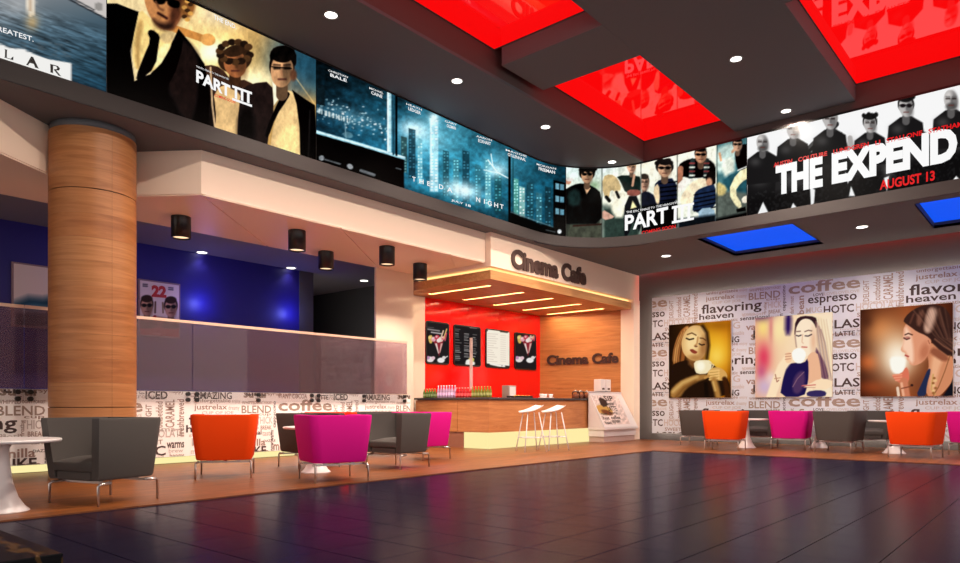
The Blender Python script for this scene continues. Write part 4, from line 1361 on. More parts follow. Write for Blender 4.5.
# large wallpaper panel standing off the right wall, lit from behind
PU = 17.14
wp = empty('wallpaper_panel', (PU, 4, 0.2), label='large cream wall panel printed with coffee words, glowing at its edges', cat='wall panel')
M_PANEL = mat('mauve_wallpaper', rgb(218, 222, 230), 0.65, bump=(120, 0.02))
PY0, PY1, PZ0, PZ1 = -1.2, 8.6, 0.20, 3.81
box('board', M_PANEL, 0, 0.03, PY0 - 4, PY1 - 4, PZ0 - 0.2, PZ1 - 0.2, wp)
M_HALO = glow('halo_led', rgb(255, 236, 214), 16.0)
box('halo_strip', M_HALO, 0.05, 0.07, PY0 - 4 + 0.1, PY1 - 4 - 0.06, PZ1 - 0.2 - 0.045, PZ1 - 0.2 - 0.02, wp)
box('halo_strip', M_HALO, 0.05, 0.07, PY0 - 4 + 0.1, PY1 - 4 - 0.06, 0.02, 0.045, wp)
box('halo_strip', M_HALO, 0.05, 0.07, PY1 - 4 - 0.045, PY1 - 4 - 0.02, 0.1, PZ1 - 0.3, wp)
wpl = empty('print_layer', (0, 0, 0))
wpl.parent = wp
wpl.location = (-PU, -4, -0.2)
wallpaper(WallU(PU), 0.003, -7.29, 2.53, 1.0, (-PY1 + 0.01, -PY0 - 0.01, PZ0 + 0.01, PZ1 - 0.01), wpl)

# three coffee posters (light boxes)
M_POST = print_mat('lightbox_print', 0.95, lit=True)


def paint_amber(a):
    a.view(665, 315, 6.25)
    a.grad([(0, (30, 14, 4)), (0.35, (70, 36, 8)), (0.62, (214, 140, 20)), (0.85, (206, 120, 14)), (1, (88, 44, 6))], 30, 300, 445, 300)
    a.glow(330, 220, 90, 120, (250, 196, 50), 0.85); a.glow(320, 260, 50, 60, (255, 226, 110), 0.6); a.glow(340, 60, 120, 40, (150, 86, 10), 0.7)
    a.glow(430, 480, 60, 90, (40, 16, 2), 0.9)
    a.poly([(150, 66), (110, 80), (78, 130), (52, 210), (46, 300), (80, 340), (120, 300), (130, 200), (150, 110)], (150, 84, 36), smooth=2)
    a.line([(140, 85), (92, 150), (70, 220), (62, 280)], 24, (224, 160, 92), soft=18); a.line([(118, 130), (100, 200), (92, 290)], 12, (70, 34, 12), soft=10)
    for k in range(7):
        a.line([(150 - k * 9, 78 + k * 6), (108 - k * 8, 160 + k * 8), (92 - k * 7, 260 + k * 6), (96 - k * 8, 330)], 5, (206, 140, 74) if k % 2 else (96, 50, 18), soft=7, a=0.7)
    a.poly([(34, 330), (60, 300), (140, 280), (250, 280), (330, 330), (400, 400), (410, 520), (34, 520)], (34, 17, 7), smooth=1)
    a.poly([(140, 240), (240, 250), (236, 330), (150, 330)], (120, 74, 36), smooth=1, soft=20)
    a.poly([(128, 100), (165, 64), (225, 66), (262, 105), (268, 180), (256, 240), (222, 284), (168, 288), (118, 250), (100, 190), (108, 140)], (226, 178, 112), smooth=2)
    a.ell(170, 170, 42, 70, (252, 222, 160), 12, soft=40, a=0.9); a.ell(245, 200, 26, 70, (160, 104, 54), 10, soft=30, a=0.8); a.ell(190, 268, 44, 18, (176, 122, 66), soft=22, a=0.8)
    a.line([(236, 70), (262, 110), (272, 190), (262, 270)], 18, (40, 20, 8), soft=20)
    a.line([(134, 146), (152, 154), (178, 148)], 9, (38, 20, 12)); a.line([(214, 180), (230, 188), (246, 184)], 8, (38, 20, 12))
    a.line([(140, 122), (168, 112), (194, 126)], 7, (86, 48, 22)); a.line([(220, 144), (238, 146), (254, 158)], 7, (86, 48, 22))
    a.line([(206, 140), (200, 180), (186, 192)], 9, (192, 136, 80), soft=8); a.ell(194, 196, 9, 5, (110, 60, 34))
    a.poly([(152, 216), (172, 212), (186, 220), (206, 232), (190, 244), (166, 236)], (142, 58, 40), smooth=1)
    a.poly([(34, 520), (34, 470), (80, 420), (150, 386), (230, 368), (270, 372), (262, 396), (190, 420), (130, 460), (90, 520)], (168, 116, 56), smooth=1, soft=16); a.line([(50, 478), (110, 424), (200, 386)], 12, (226, 184, 110), soft=26); a.line([(70, 512), (120, 456), (190, 416)], 14, (96, 56, 20), soft=22, a=0.7)
    a.poly([(180, 290), (230, 280), (290, 284), (292, 330), (272, 366), (200, 370), (184, 340)], (244, 228, 186), smooth=1); a.ell(222, 320, 26, 30, (255, 248, 222), soft=20)
    a.line([(282, 300), (304, 312), (290, 338)], 8, (232, 206, 150))
    a.poly([(270, 350), (310, 322), (360, 335), (392, 372), (384, 410), (330, 410), (280, 400), (262, 380)], (218, 166, 90), smooth=2)
    for k in range(4):
        a.line([(280, 352 + k * 17), (336, 346 + k * 16)], 13, (238, 192, 116), soft=6); a.line([(282, 361 + k * 17), (330, 356 + k * 16)], 3, (130, 78, 30), soft=3)
    a.line([(250, 392), (275, 380)], 16, (196, 140, 70), soft=6)
    a.line([(306, 405), (322, 460), (334, 520)], 36, (176, 124, 60), soft=20); a.line([(300, 420), (314, 470)], 10, (226, 180, 104), soft=16); a.line([(372, 400), (386, 460), (390, 520)], 30, (60, 28, 8), soft=12)
    a.line([(255, 430), (262, 520)], 26, (20, 10, 5), soft=10)


def paint_pastel(a):
    a.view(750, 310, 6.12)
    a.grad([(0, (236, 178, 140)), (0.4, (250, 218, 178)), (1, (250, 230, 200))], 43, 0, 515, 0)
    a.glow(80, 110, 34, 70, (252, 222, 130), 0.95); a.glow(60, 30, 80, 34, (70, 30, 90), 0.9); a.glow(130, 110, 14, 80, (206, 96, 110), 0.8)
    a.glow(180, 120, 44, 80, (254, 232, 170), 0.9); a.glow(84, 290, 44, 90, (226, 62, 92), 0.95); a.glow(70, 380, 30, 50, (196, 70, 120), 0.7); a.glow(90, 470, 60, 60, (206, 176, 206), 0.9)
    a.poly([(216, 20), (256, 20), (250, 150), (214, 150)], (44, 20, 86), smooth=1, soft=30); a.glow(130, 420, 30, 40, (240, 210, 210), 0.8)
    a.poly([(390, 40), (450, 46), (482, 120), (505, 250), (515, 420), (515, 530), (470, 430), (430, 330), (405, 210)], (246, 222, 184), smooth=1)
    for k in range(9):
        a.line([(412 + k * 8, 60), (428 + k * 9, 200), (455 + k * 8, 400)], 6, (222, 184, 146) if k % 2 else (255, 244, 216), soft=12, a=0.7)
    a.poly([(398, 220), (425, 260), (462, 330), (486, 430), (440, 425), (405, 350)], (92, 54, 84), smooth=1, soft=10)
    a.poly([(345, 270), (410, 250), (430, 330), (440, 430), (400, 500), (345, 440)], (240, 184, 146), smooth=1)
    a.poly([(278, 60), (320, 34), (400, 40), (412, 70), (406, 120), (390, 80), (340, 52), (300, 84), (280, 150), (270, 150)], (52, 26, 34), smooth=1)
    a.poly([(284, 100), (318, 52), (375, 56), (404, 110), (406, 190), (384, 250), (345, 290), (310, 270), (282, 215), (276, 150)], (254, 232, 202), smooth=2)
    a.ell(388, 190, 18, 70, (236, 186, 150), soft=26, a=0.9); a.line([(280, 100), (276, 160), (284, 226)], 5, (120, 76, 76), soft=10, a=0.7)
    for k in range(6):
        a.line([(404 + k * 6, 70 + k * 10), (414 + k * 9, 200), (430 + k * 11, 320 + k * 8), (452 + k * 10, 430)], 6, (122, 80, 92) if k % 2 else (196, 150, 128), soft=9, a=0.65)
    a.line([(284, 156), (298, 160), (312, 154)], 7, (46, 30, 46)); a.line([(338, 158), (356, 160), (376, 150)], 7, (46, 30, 46)); a.line([(286, 132), (308, 130)], 6, (110, 76, 70)); a.line([(336, 132), (358, 124), (378, 128)], 6, (110, 76, 70))
    a.line([(322, 150), (318, 196), (326, 204)], 5, (226, 178, 146), soft=5); a.line([(318, 226), (348, 228)], 8, (206, 108, 96), soft=5)
    a.poly([(222, 340), (262, 322), (330, 326), (356, 290), (360, 400), (350, 470), (330, 532), (182, 532), (200, 430)], (28, 18, 74), smooth=1)
    a.poly([(270, 400), (330, 360), (340, 450), (300, 520), (256, 500)], (78, 50, 92), smooth=2, soft=18); a.line([(262, 470), (290, 420), (330, 380)], 5, (140, 100, 120), soft=5)
    a.line([(128, 532), (160, 440), (196, 350), (240, 290)], 56, (255, 228, 190), soft=12); a.poly([(218, 260), (250, 256), (262, 300), (240, 330), (214, 316)], (250, 206, 164), smooth=1)
    for k in range(3):
        a.line([(216, 270 + k * 16), (250, 266 + k * 16)], 4, (190, 120, 100), soft=4)
    a.poly([(256, 250), (300, 228), (340, 250), (342, 290), (318, 326), (282, 326), (258, 296)], (255, 252, 244), smooth=1)
    a.line([(155, 395), (165, 440), (176, 430)], 6, (170, 110, 90), soft=5); a.line([(150, 420), (185, 415)], 5, (196, 140, 110), soft=4)
    a.poly([(310, 462), (360, 456), (420, 420), (490, 424), (512, 460), (460, 490), (390, 484)], (254, 224, 186), smooth=1)
    a.line([(318, 464), (400, 458)], 6, (206, 90, 90), soft=4); a.line([(330, 474), (400, 474)], 3, (190, 130, 110), soft=3)
    a.poly([(345, 500), (420, 488), (470, 500), (460, 532), (350, 532)], (52, 40, 90), smooth=1)


def paint_profile(a):
    a.view(855, 300, 5.63)
    a.grad([(0, (54, 22, 12)), (0.5, (150, 72, 32)), (1, (70, 28, 14))], 28, 0, 552, 0)
    a.glow(150, 170, 90, 90, (206, 120, 60), 0.9); a.glow(80, 350, 60, 50, (196, 84, 30), 0.9); a.glow(100, 490, 90, 40, (150, 60, 24), 0.8); a.glow(60, 120, 40, 40, (70, 30, 16), 0.8)
    a.glow(230, 300, 130, 150, (246, 206, 160), 0.9); a.glow(240, 330, 70, 90, (255, 244, 224), 1.0); a.glow(360, 470, 60, 60, (110, 60, 40), 0.5)
    a.poly([(400, 280), (430, 230), (520, 290), (556, 320), (556, 450), (500, 520), (470, 545), (395, 545), (405, 420), (418, 360)], (212, 138, 98), smooth=1)
    a.poly([(440, 300), (500, 320), (470, 400), (450, 500), (420, 520), (425, 400)], (238, 176, 134), smooth=1, soft=24)
    a.poly([(415, 290), (450, 260), (540, 330), (500, 350), (450, 320)], (150, 84, 58), smooth=1, soft=16)
    a.poly([(340, 545), (380, 460), (412, 384), (430, 392), (404, 480), (400, 545)], (34, 42, 74), smooth=1); a.poly([(492, 545), (530, 490), (558, 430), (558, 545)], (16, 16, 26), smooth=0)
    a.poly([(300, 120), (276, 150), (268, 205), (276, 240), (256, 276), (264, 292), (284, 298), (280, 312), (292, 320), (290, 334), (304, 346), (308, 362), (334, 372), (384, 350), (420, 300), (430, 220), (390, 150)], (226, 152, 116), smooth=1)
    a.poly([(282, 140), (276, 220), (262, 276), (290, 296), (300, 340), (330, 362), (330, 280), (316, 190)], (252, 206, 176), smooth=1, soft=20)
    a.ell(392, 290, 26, 48, (186, 108, 76), 14, soft=28, a=0.8)
    a.line([(282, 196), (300, 188), (322, 196)], 7, (70, 34, 26)); a.line([(276, 214), (290, 222), (306, 216)], 8, (54, 24, 22)); a.ell(296, 212, 14, 8, (170, 90, 80), soft=8, a=0.7)
    a.line([(284, 312), (300, 318)], 9, (176, 66, 60), soft=5); a.ell(418, 236, 10, 20, (222, 146, 110), 10); a.line([(412, 228), (420, 246)], 4, (150, 80, 56))
    a.poly([(270, 116), (300, 74), (360, 36), (430, 22), (500, 34), (540, 90), (556, 180), (556, 308), (520, 296), (480, 262), (430, 226), (400, 200), (350, 180), (310, 150), (284, 132)], (58, 32, 26), smooth=1)
    a.poly([(420, 40), (462, 60), (440, 130), (420, 190), (385, 176), (396, 100)], (206, 160, 136), smooth=2, soft=20); a.poly([(352, 70), (390, 60), (370, 150), (345, 140)], (120, 74, 58), smooth=1, soft=16)
    a.poly([(420, 190), (470, 150), (565, 160), (565, 320), (520, 312), (470, 276), (432, 240)], (52, 28, 24), smooth=0, soft=8)
    for k in range(12):
        a.line([(330 + k * 16, 60 - k * 1.5 + 3 * math.sin(k * 3)), (380 + k * 13, 120 + k * 2), (450 + k * 8, 200 + k * 2), (560, 300 - k * 9)], 6, ((120, 78, 62), (40, 22, 18), (88, 54, 42))[k % 3], soft=9, a=0.7)
    a.poly([(424, 40), (462, 56), (446, 130), (424, 180), (398, 168), (404, 100)], (214, 170, 148), smooth=2, soft=34, a=0.75)
    a.line([(470, 60), (500, 150), (545, 250)], 14, (110, 70, 56), soft=14, a=0.4); a.line([(330, 80), (310, 130)], 10, (96, 54, 42), soft=10); a.line([(450, 220), (500, 260), (550, 290)], 8, (128, 82, 62), soft=8)
    a.poly([(196, 322), (240, 316), (288, 324), (284, 380), (262, 416), (218, 416), (198, 380)], (255, 252, 240), smooth=1, soft=14)
    a.poly([(205, 420), (262, 416), (288, 372), (304, 400), (306, 460), (270, 476), (226, 452)], (222, 116, 88), smooth=1)
    for k in range(3):
        a.line([(214 + 8 * k, 424 + 14 * k), (262, 420 + 14 * k)], 9, (240, 150, 116), soft=5)
    a.line([(274, 460), (288, 545)], 46, (206, 124, 90), soft=10); a.line([(262, 470), (274, 545)], 14, (240, 176, 140), soft=8)
    a.line([(240, 496), (246, 540)], 16, (236, 206, 180), soft=5); a.ell(320, 480, 8, 7, (40, 20, 20)); a.line([(262, 498), (316, 486)], 6, (120, 60, 40))
    a.line([(536, 310), (506, 400), (470, 490), (440, 540)], 4, (120, 76, 40)); a.line([(440, 420), (430, 500), (450, 530)], 9, (206, 160, 96), soft=5)
    for k in range(7):
        a.ell(446 + 8 * math.sin(k * 2), 440 + k * 14, 8, 7, (236, 190, 130) if k % 2 else (150, 96, 50))


for (v1, v0, fn, lab) in ((8.10, 6.45, paint_amber, 'amber light-box poster of a woman holding a cup in both hands'), (5.87, 4.16, paint_pastel, 'pastel light-box poster of a long-haired woman sipping, with red blur behind'),
                          (3.60, 1.89, paint_profile, 'dark orange light-box poster of a woman in profile smelling a cup')):
    t = empty('coffee_poster', (PU - 0.03, (v0 + v1) / 2, 1.13), label=lab, cat='poster', group='coffee posters on the word wall')
    w = (v1 - v0) / 2
    MB().box(-0.02, 0.026, -w, w, 0, 1.92).build('light_box', mat('cream_edge', rgb(236, 214, 190), 0.5, bump=(60, 0.01)), t, 0.004)
    lay = empty('print_layer', (-(PU - 0.03), -(v0 + v1) / 2, -1.13)); lay.parent = t
    pr = print_mesh('print', WallU(PU - 0.052), -v1 + 0.006, -v0 - 0.006, 150, 1.135, 3.045, 165, fn, M_POST, t)
    pr.location = lay.location
    bpy.data.objects.remove(lay)

# ================================================================== ROOM BEHIND: film posters
def paint_22(a):
    a.C[:] = np.array([238, 222, 214]) / 255
    a.view(130, 270, 7.5)
    a.poly([(60, 420), (380, 430), (380, 560), (60, 560)], (196, 60, 56), soft=40)
    a.poly([(60, 360), (200, 350), (380, 380), (380, 440), (60, 430)], (120, 60, 56), soft=20)
    for cx, cy, hr in ((126, 275, 1.15), (306, 285, 1.2)):
        a.poly([(cx - 60, 400), (cx - 30, 360), (cx + 30, 360), (cx + 60, 400), (cx + 60, 440), (cx - 60, 440)], (70, 40, 42), smooth=1)
        head(a, cx, cy, 44, 70, (206, 156, 130), (52, 30, 24), glasses=True, hairvol=hr)
    a.line([(190, 240), (188, 320)], 12, (92, 56, 40)); a.line([(245, 245), (248, 320)], 10, (120, 90, 50)); a.line([(180, 360), (186, 350)], 24, (150, 30, 40))
    for x, y in ((114, 106), (114, 120), (306, 132), (306, 146)):
        a.line([(x - 16, y), (x + 16, y + 3)], 8, (60, 50, 60))
    a.line([(110, 400), (200, 408)], 16, (56, 30, 34)); a.line([(170, 474), (230, 480)], 5, (236, 190, 180)); a.line([(120, 455), (320, 466)], 4, (170, 40, 40))


def paint_plain(a):
    a.C[:] = np.array([232, 214, 206]) / 255
    a.view(0, 240, 7.03)
    a.poly([(95, 440), (200, 400), (300, 410), (420, 390), (420, 480), (95, 480)], (24, 66, 92), soft=60)
    a.poly([(95, 500), (420, 505), (420, 620), (95, 620)], (90, 84, 92), soft=50)
    a.glow(240, 470, 60, 30, (60, 130, 160), 0.7)


M_LPRINT = print_mat('matt_print', lit=False)
for (s0, s1, z0, z1, fn, lab) in ((6.05, 6.83, 2.34, 3.40, paint_22, 'film poster of two men in sunglasses under a red 22 on the blue wall'),
                                  (3.91, 4.69, 2.34, 3.40, paint_plain, 'pale film poster fading to blue on the blue wall, partly behind the column')):
    t = empty('film_poster', (0, 0, 0), label=lab, cat='poster', group='film posters on the blue wall')
    box('frame', mat('mauve_frame', rgb(150, 120, 124), 0.5, bump=(60, 0.02)), s0 - 0.03, s1 + 0.03, 13.955, 13.998, z0 - 0.03, z1 + 0.03, t, 0.004)
    print_mesh('print', WallV(13.95), s0, s1, 60, z0, z1, 80, fn, M_LPRINT, t)
    if fn is paint_22:
        L = Letters(WallV(13.945), 0.0)
        L.px('22', (151.5, 296.8), (166.5, 298.0), 12.0, 0.06)
        L.build('red_number', mat('red_ink', rgb(200, 42, 40), 0.5, bump=(60, 0.01)), t)

# ================================================================== GLASS BALUSTRADE
gb = empty('glass_balustrade', (3.18, 10.88, 0.98), label='tall tinted glass screen clamped to the low word wall by black discs', cat='glass screen')
gx = [-1.6, 0.8, 3.185, 5.575, 7.985, 10.37]
gm = MB().box(0, 2.375, -0.006, 0.006, 0.0, 1.30)
for k, (a, b) in enumerate(zip(gx[:-1], gx[1:])):
    g = MB().box(a + 0.006, b - 0.006, 10.919, 10.931, 1.0, 2.275)
    g.v = [(x - 3.18, y - 10.88, z - 0.98) for x, y, z in g.v]
    pane = g.build('pane', M_CLEAR, gb)
    g = MB().box(a + 0.006, b - 0.006, 10.934, 10.936, 1.185, 2.273)
    g.v = [(x - 3.18, y - 10.88, z - 0.98) for x, y, z in g.v]
    g.build('tinted_film', M_GLASS, pane)
    g = MB().box(a + 0.004, b - 0.004, 10.913, 10.938, 2.275, 2.305)
    g.v = [(x - 3.18, y - 10.88, z - 0.98) for x, y, z in g.v]
    g.build('top_rail', mat('champagne_rail', rgb(214, 180, 160), 0.35, bump=(90, 0.01)), gb)
    g = MB().box(a + 0.004, b - 0.004, 10.913, 10.917, 2.305, 2.318)
    g.v = [(x - 3.18, y - 10.88, z - 0.98) for x, y, z in g.v]
    g.build('rail_lip', MATS['champagne_rail'], gb)
    g = MB().box(a + 0.03, b - 0.03, 10.921, 10.936, 2.305, 2.308)
    g.v = [(x - 3.18, y - 10.88, z - 0.98) for x, y, z in g.v]
    g.build('led_line', glow('rail_led', rgb(255, 206, 160), 16.0), gb)
disc = MB()
ring = [(math.cos(2 * math.pi * k / 14), math.sin(2 * math.pi * k / 14)) for k in range(14)]
vs = [(0.034 * x, yy, 0.034 * z) for yy in (-0.012, 0.04) for x, z in ring]
disc.add(vs, [tuple(range(14))[::-1], tuple(range(14, 28))] + [(i, (i + 1) % 14, 14 + (i + 1) % 14, 14 + i) for i in range(14)])
disc_me = disc.mesh('clamp_disc', M_BLACK)
for a, b in zip(gx[2:-1], gx[3:]):
    for x in (a + 0.075, (a + b) / 2, b - 0.075):
        for z in (1.035, 1.13):
            link('clamp_disc', disc_me, gb, (x - 3.18, 0.037, z - 0.98))
for x in (3.185 - 0.075,):
    for z in (1.035, 1.13):
        link('clamp_disc', disc_me, gb, (x - 3.18, 0.037, z - 0.98))

# ================================================================== FURNITURE
def make_chair(name, fab):
    """tub armchair: flared shell, cushion, steel frame with four legs; local +Y is its front"""
    t = empty(name)
    def outline(w, d, r, n=6):
        pts = [(-w, d)]
        for cx, cy, a0 in ((-w + r, -d + r, math.pi), (w - r, -d + r, 1.5 * math.pi)):
            for k in range(n + 1):
                a = a0 + k / n * math.pi / 2
                pts.append((cx + r * math.cos(a), cy + r * math.sin(a)))
        pts.append((w, d))
        return pts
    levels = [(0.235, 0.33, 0.326), (0.26, 0.342, 0.334), (0.55, 0.376, 0.355), (0.79, 0.402, 0.372), (0.815, 0.398, 0.368)]
    th = 0.095
    vs, n = [], None
    for z, w, d in levels:
        o = outline(w, d, 0.11)
        n = len(o)
        vs += [(x, y, z) for x, y in o]
    for z, w, d in levels[::-1]:
        i = outline(w - th, d, 0.05)
        i = [(x, max(y, -d + th)) for x, y in i]
        i[0] = (i[0][0], d); i[-1] = (i[-1][0], d)
        vs += [(x, y, z) for x, y in i]
    fs = []
    R = len(levels) * 2
    for r in range(R):
        r2 = (r + 1) % R
        for k in range(n - 1):
            fs.append((r * n + k, r * n + k + 1, r2 * n + k + 1, r2 * n + k))
    fs.append(tuple(r * n for r in range(R)))
    fs.append(tuple(r * n + n - 1 for r in range(R))[::-1])
    MB().add(vs, fs, True).build('shell', fab, t, 0.018, 3)
    MB().box(-0.235, 0.235, -0.24, 0.33, 0.232, 0.315).build('seat_base', fab, t, 0.012, 2)
    c = MB()
    nx, ny = 8, 8
    gv = []
    for j in range(ny + 1):
        for i in range(nx + 1):
            u, v = i / nx * 2 - 1, j / ny * 2 - 1
            gv.append((u * 0.27, 0.045 + v * 0.30, 0.40 + 0.05 * (1 - u ** 4) * (1 - v ** 4)))
    top = [(j * (nx + 1) + i, j * (nx + 1) + i + 1, (j + 1) * (nx + 1) + i + 1, (j + 1) * (nx + 1) + i) for j in range(ny) for i in range(nx)]
    bd = [i for i in range(nx + 1)] + [(j + 1) * (nx + 1) - 1 for j in range(1, ny + 1)] + [ny * (nx + 1) + i for i in range(nx - 1, -1, -1)] + [j * (nx + 1) for j in range(ny - 1, 0, -1)]
    m0 = len(gv)
    gv += [(gv[i][0], gv[i][1], 0.317) for i in bd]
    sd = [(bd[k], m0 + k, m0 + (k + 1) % len(bd), bd[(k + 1) % len(bd)]) for k in range(len(bd))]
    c.add(gv, top + sd + [tuple(range(m0, m0 + len(bd)))], True).build('cushion', fab, t, 0.01, 2)
    f = MB()
    for y in (-0.2, 0.2):
        f.box(-0.33, 0.33, y - 0.018, y + 0.018, 0.195, 0.215)
        f.box(-0.2, -0.15, y - 0.02, y + 0.02, 0.215, 0.234).box(0.15, 0.2, y - 0.02, y + 0.02, 0.215, 0.234)
    f.box(-0.018, 0.018, -0.2, 0.2, 0.198, 0.213)
    f.build('frame', M_STEEL, t)
    for sx_ in (-1, 1):
        for sy_ in (-1, 1):
            lg = MB().tube([(sx_ * 0.315, sy_ * 0.2, 0.208), (sx_ * 0.33, sy_ * 0.31, 0.203), (sx_ * 0.333, sy_ * 0.328, 0.185), (sx_ * 0.335, sy_ * 0.33, 0.0)], 0.017, 8, 0.011)
            lg.build('leg', M_STEEL, t)
    return t


PROTO = {}
GRP = 'tub armchairs in the seating areas'


def chair(colour, px, dep, facing, label):
    if colour not in PROTO:
        PROTO[colour] = t = make_chair({'g': 'charcoal_armchair', 'o': 'orange_armchair', 'm': 'magenta_armchair'}[colour], {'g': M_FGREY, 'o': M_FORANGE, 'm': M_FMAG}[colour])
    else:
        t = copy_tree(PROTO[colour])
    p = at_depth(px, dep) if not isinstance(px, tuple) else Vector((*px, 0))
    t.location = (p.x, p.y, 0.012)
    t.rotation_euler = (0, 0, math.radians(facing - 90))
    tag(t, label, 'armchair', GRP)
    return t


chair('g', (2.80, 7.24), 0, 197, 'charcoal tub armchair in front of the oak column, open side turned left')
chair('o', (4.79, 8.50), 0, 56, 'orange tub armchair standing alone just right of the oak column')
chair('g', 309, 10.6, 262, 'charcoal tub armchair facing the viewer, half hidden behind the large magenta one')
chair('m', 333.5, 8.75, 71, 'magenta tub armchair seen from behind, nearest on the left side')
chair('o', 330, 12.0, 240, 'orange tub armchair of which only the top edge shows behind the magenta one')
chair('g', 376, 12.9, 235, 'charcoal tub armchair at the low word wall, only its top edge showing')
chair('g', 398, 10.5, 186, 'charcoal tub armchair between the two magenta ones, open side turned left')
chair('m', 423, 12.1, 180, 'magenta tub armchair nearest the kitchen counter, behind a charcoal one')
chair('g', 699, 16.3, 276, 'leftmost charcoal tub armchair below the amber coffee poster')
chair('o', 725, 14.5, 8, 'orange tub armchair below the amber coffee poster')
chair('g', 759, 16.2, 186, 'charcoal tub armchair facing the viewer beneath the gap between amber and pastel posters')
chair('m', 791, 14.9, 6, 'magenta tub armchair below the pastel coffee poster')
chair('g', 839, 13.9, 353, 'charcoal tub armchair seen from behind between magenta and orange ones on the right')
chair('g', 871, 14.75, 184, 'charcoal tub armchair facing the viewer behind the white table on the right')
chair('o', 915.5, 12.5, 352, 'orange tub armchair below the woman-in-profile poster')
chair('m', 975, 13.1, 352, 'magenta tub armchair cut off by the right edge')

TB = MB().lathe([(0.205, 0.0), (0.20, 0.008), (0.165, 0.04), (0.115, 0.12), (0.075, 0.25), (0.052, 0.42), (0.048, 0.55), (0.075, 0.605)], seg=36)
tb_me = TB.mesh('pedestal', M_WHITE)
tt_me = MB().lathe([(0.40, 0.604), (0.44, 0.608), (0.45, 0.622), (0.448, 0.634), (0.44, 0.638)], seg=44).mesh('table_top', M_WHITE)
for px, dep, lab in ((3.0, 6.15, 'white trumpet table cut off by the left edge'), (316, 9.75, 'white trumpet table whose foot shows beneath the large magenta armchair'), 
                     (746.5, 15.35, 'white trumpet table beside the orange armchair under the amber poster'), (819, 15.38, 'white trumpet table between magenta and charcoal armchairs on the right'), (894, 13.55, 'white trumpet table behind the orange armchair under the profile poster')):
    p = at_depth(px, dep)
    t = empty('pedestal_table', (p.x, p.y, 0.012), label=lab, cat='table', group='white pedestal tables')
    link('pedestal', tb_me, t)
    link('table_top', tt_me, t)

# black marble bench end in the corner
c = at_z(63.4, 553, 0.40)
t = empty('marble_bench', (c.x - 0.6, c.y + 1.0, 0.0), label='black marble bench with gold veins in the bottom left corner', cat='bench')
MB().box(-1.2, 0.6, -1.0, 0.55, 0.34, 0.40).build('top_slab', M_MARBLE, t, 0.004)
MB().box(-1.15, 0.57, -0.97, 0.52, 0.0, 0.34).build('body', M_MARBLE, t, 0.004)

# ================================================================== CAFE
cu = empty('bar_counter', (11.36, 9.47, 0.012), label='oak bar counter with dark top and glowing plinth in front of the red wall', cat='counter')


def cbox(name, m, x0, x1, y0, y1, z0, z1, bevel=0.0, parent=None):
    return box(name, m, x0 - 11.36, x1 - 11.36, y0 - 9.47, y1 - 9.47, z0 - 0.012, z1 - 0.012, parent or cu, bevel)


M_TOP = mat('dark_stone_top', rgb(70, 62, 62), 0.25, bump=(40, 0.02))
cbox('carcass', M_BACKING, 11.40, 16.0, 9.51, 10.02, 0.36, 1.07)
cbox('carcass', M_BACKING, 16.06, 16.6, 9.51, 10.02, 0.0, 1.07)
cbox('carcass', M_BACKING, 11.40, 11.95, 10.0, 11.66, 0.04, 1.07)
cbox('front_panel', M_COUNTER, 11.36, 16.02, 9.47, 9.50, 0.362, 1.06)
cbox('side_panel', M_COUNTER, 11.36, 11.39, 9.503, 10.365, 0.362, 1.06)
cbox('side_panel', M_COUNTER, 11.36, 11.39, 10.375, 11.68, 0.362, 1.06)
cbox('end_panel', M_COUNTER, 16.02, 16.05, 9.47, 10.05, 0.03, 1.06)
cbox('lower_side', mat('rosy_plinth', rgb(150, 96, 76), 0.5, bump=(40, 0.02)), 11.385, 11.41, 10.2, 11.66, 0.0, 0.358)
m = MB().box(0.02, 4.1, 0.02, 0.05, 0.0, 0.346).box(0.02, 0.05, 0.05, 0.72, 0.0, 0.346)
m.build('glowing_plinth', glow('plinth_glow', rgb(255, 236, 166), 1.0), cu)
cbox('plinth_end', M_TOP, 15.47, 16.0, 9.50, 9.54, 0.0, 0.36)
cbox('worktop', M_TOP, 11.32, 16.62, 9.43, 10.12, 1.07, 1.115, 0.004)
cbox('worktop', M_TOP, 11.32, 12.02, 10.12, 11.70, 1.07, 1.115, 0.004)
ZT = 1.115

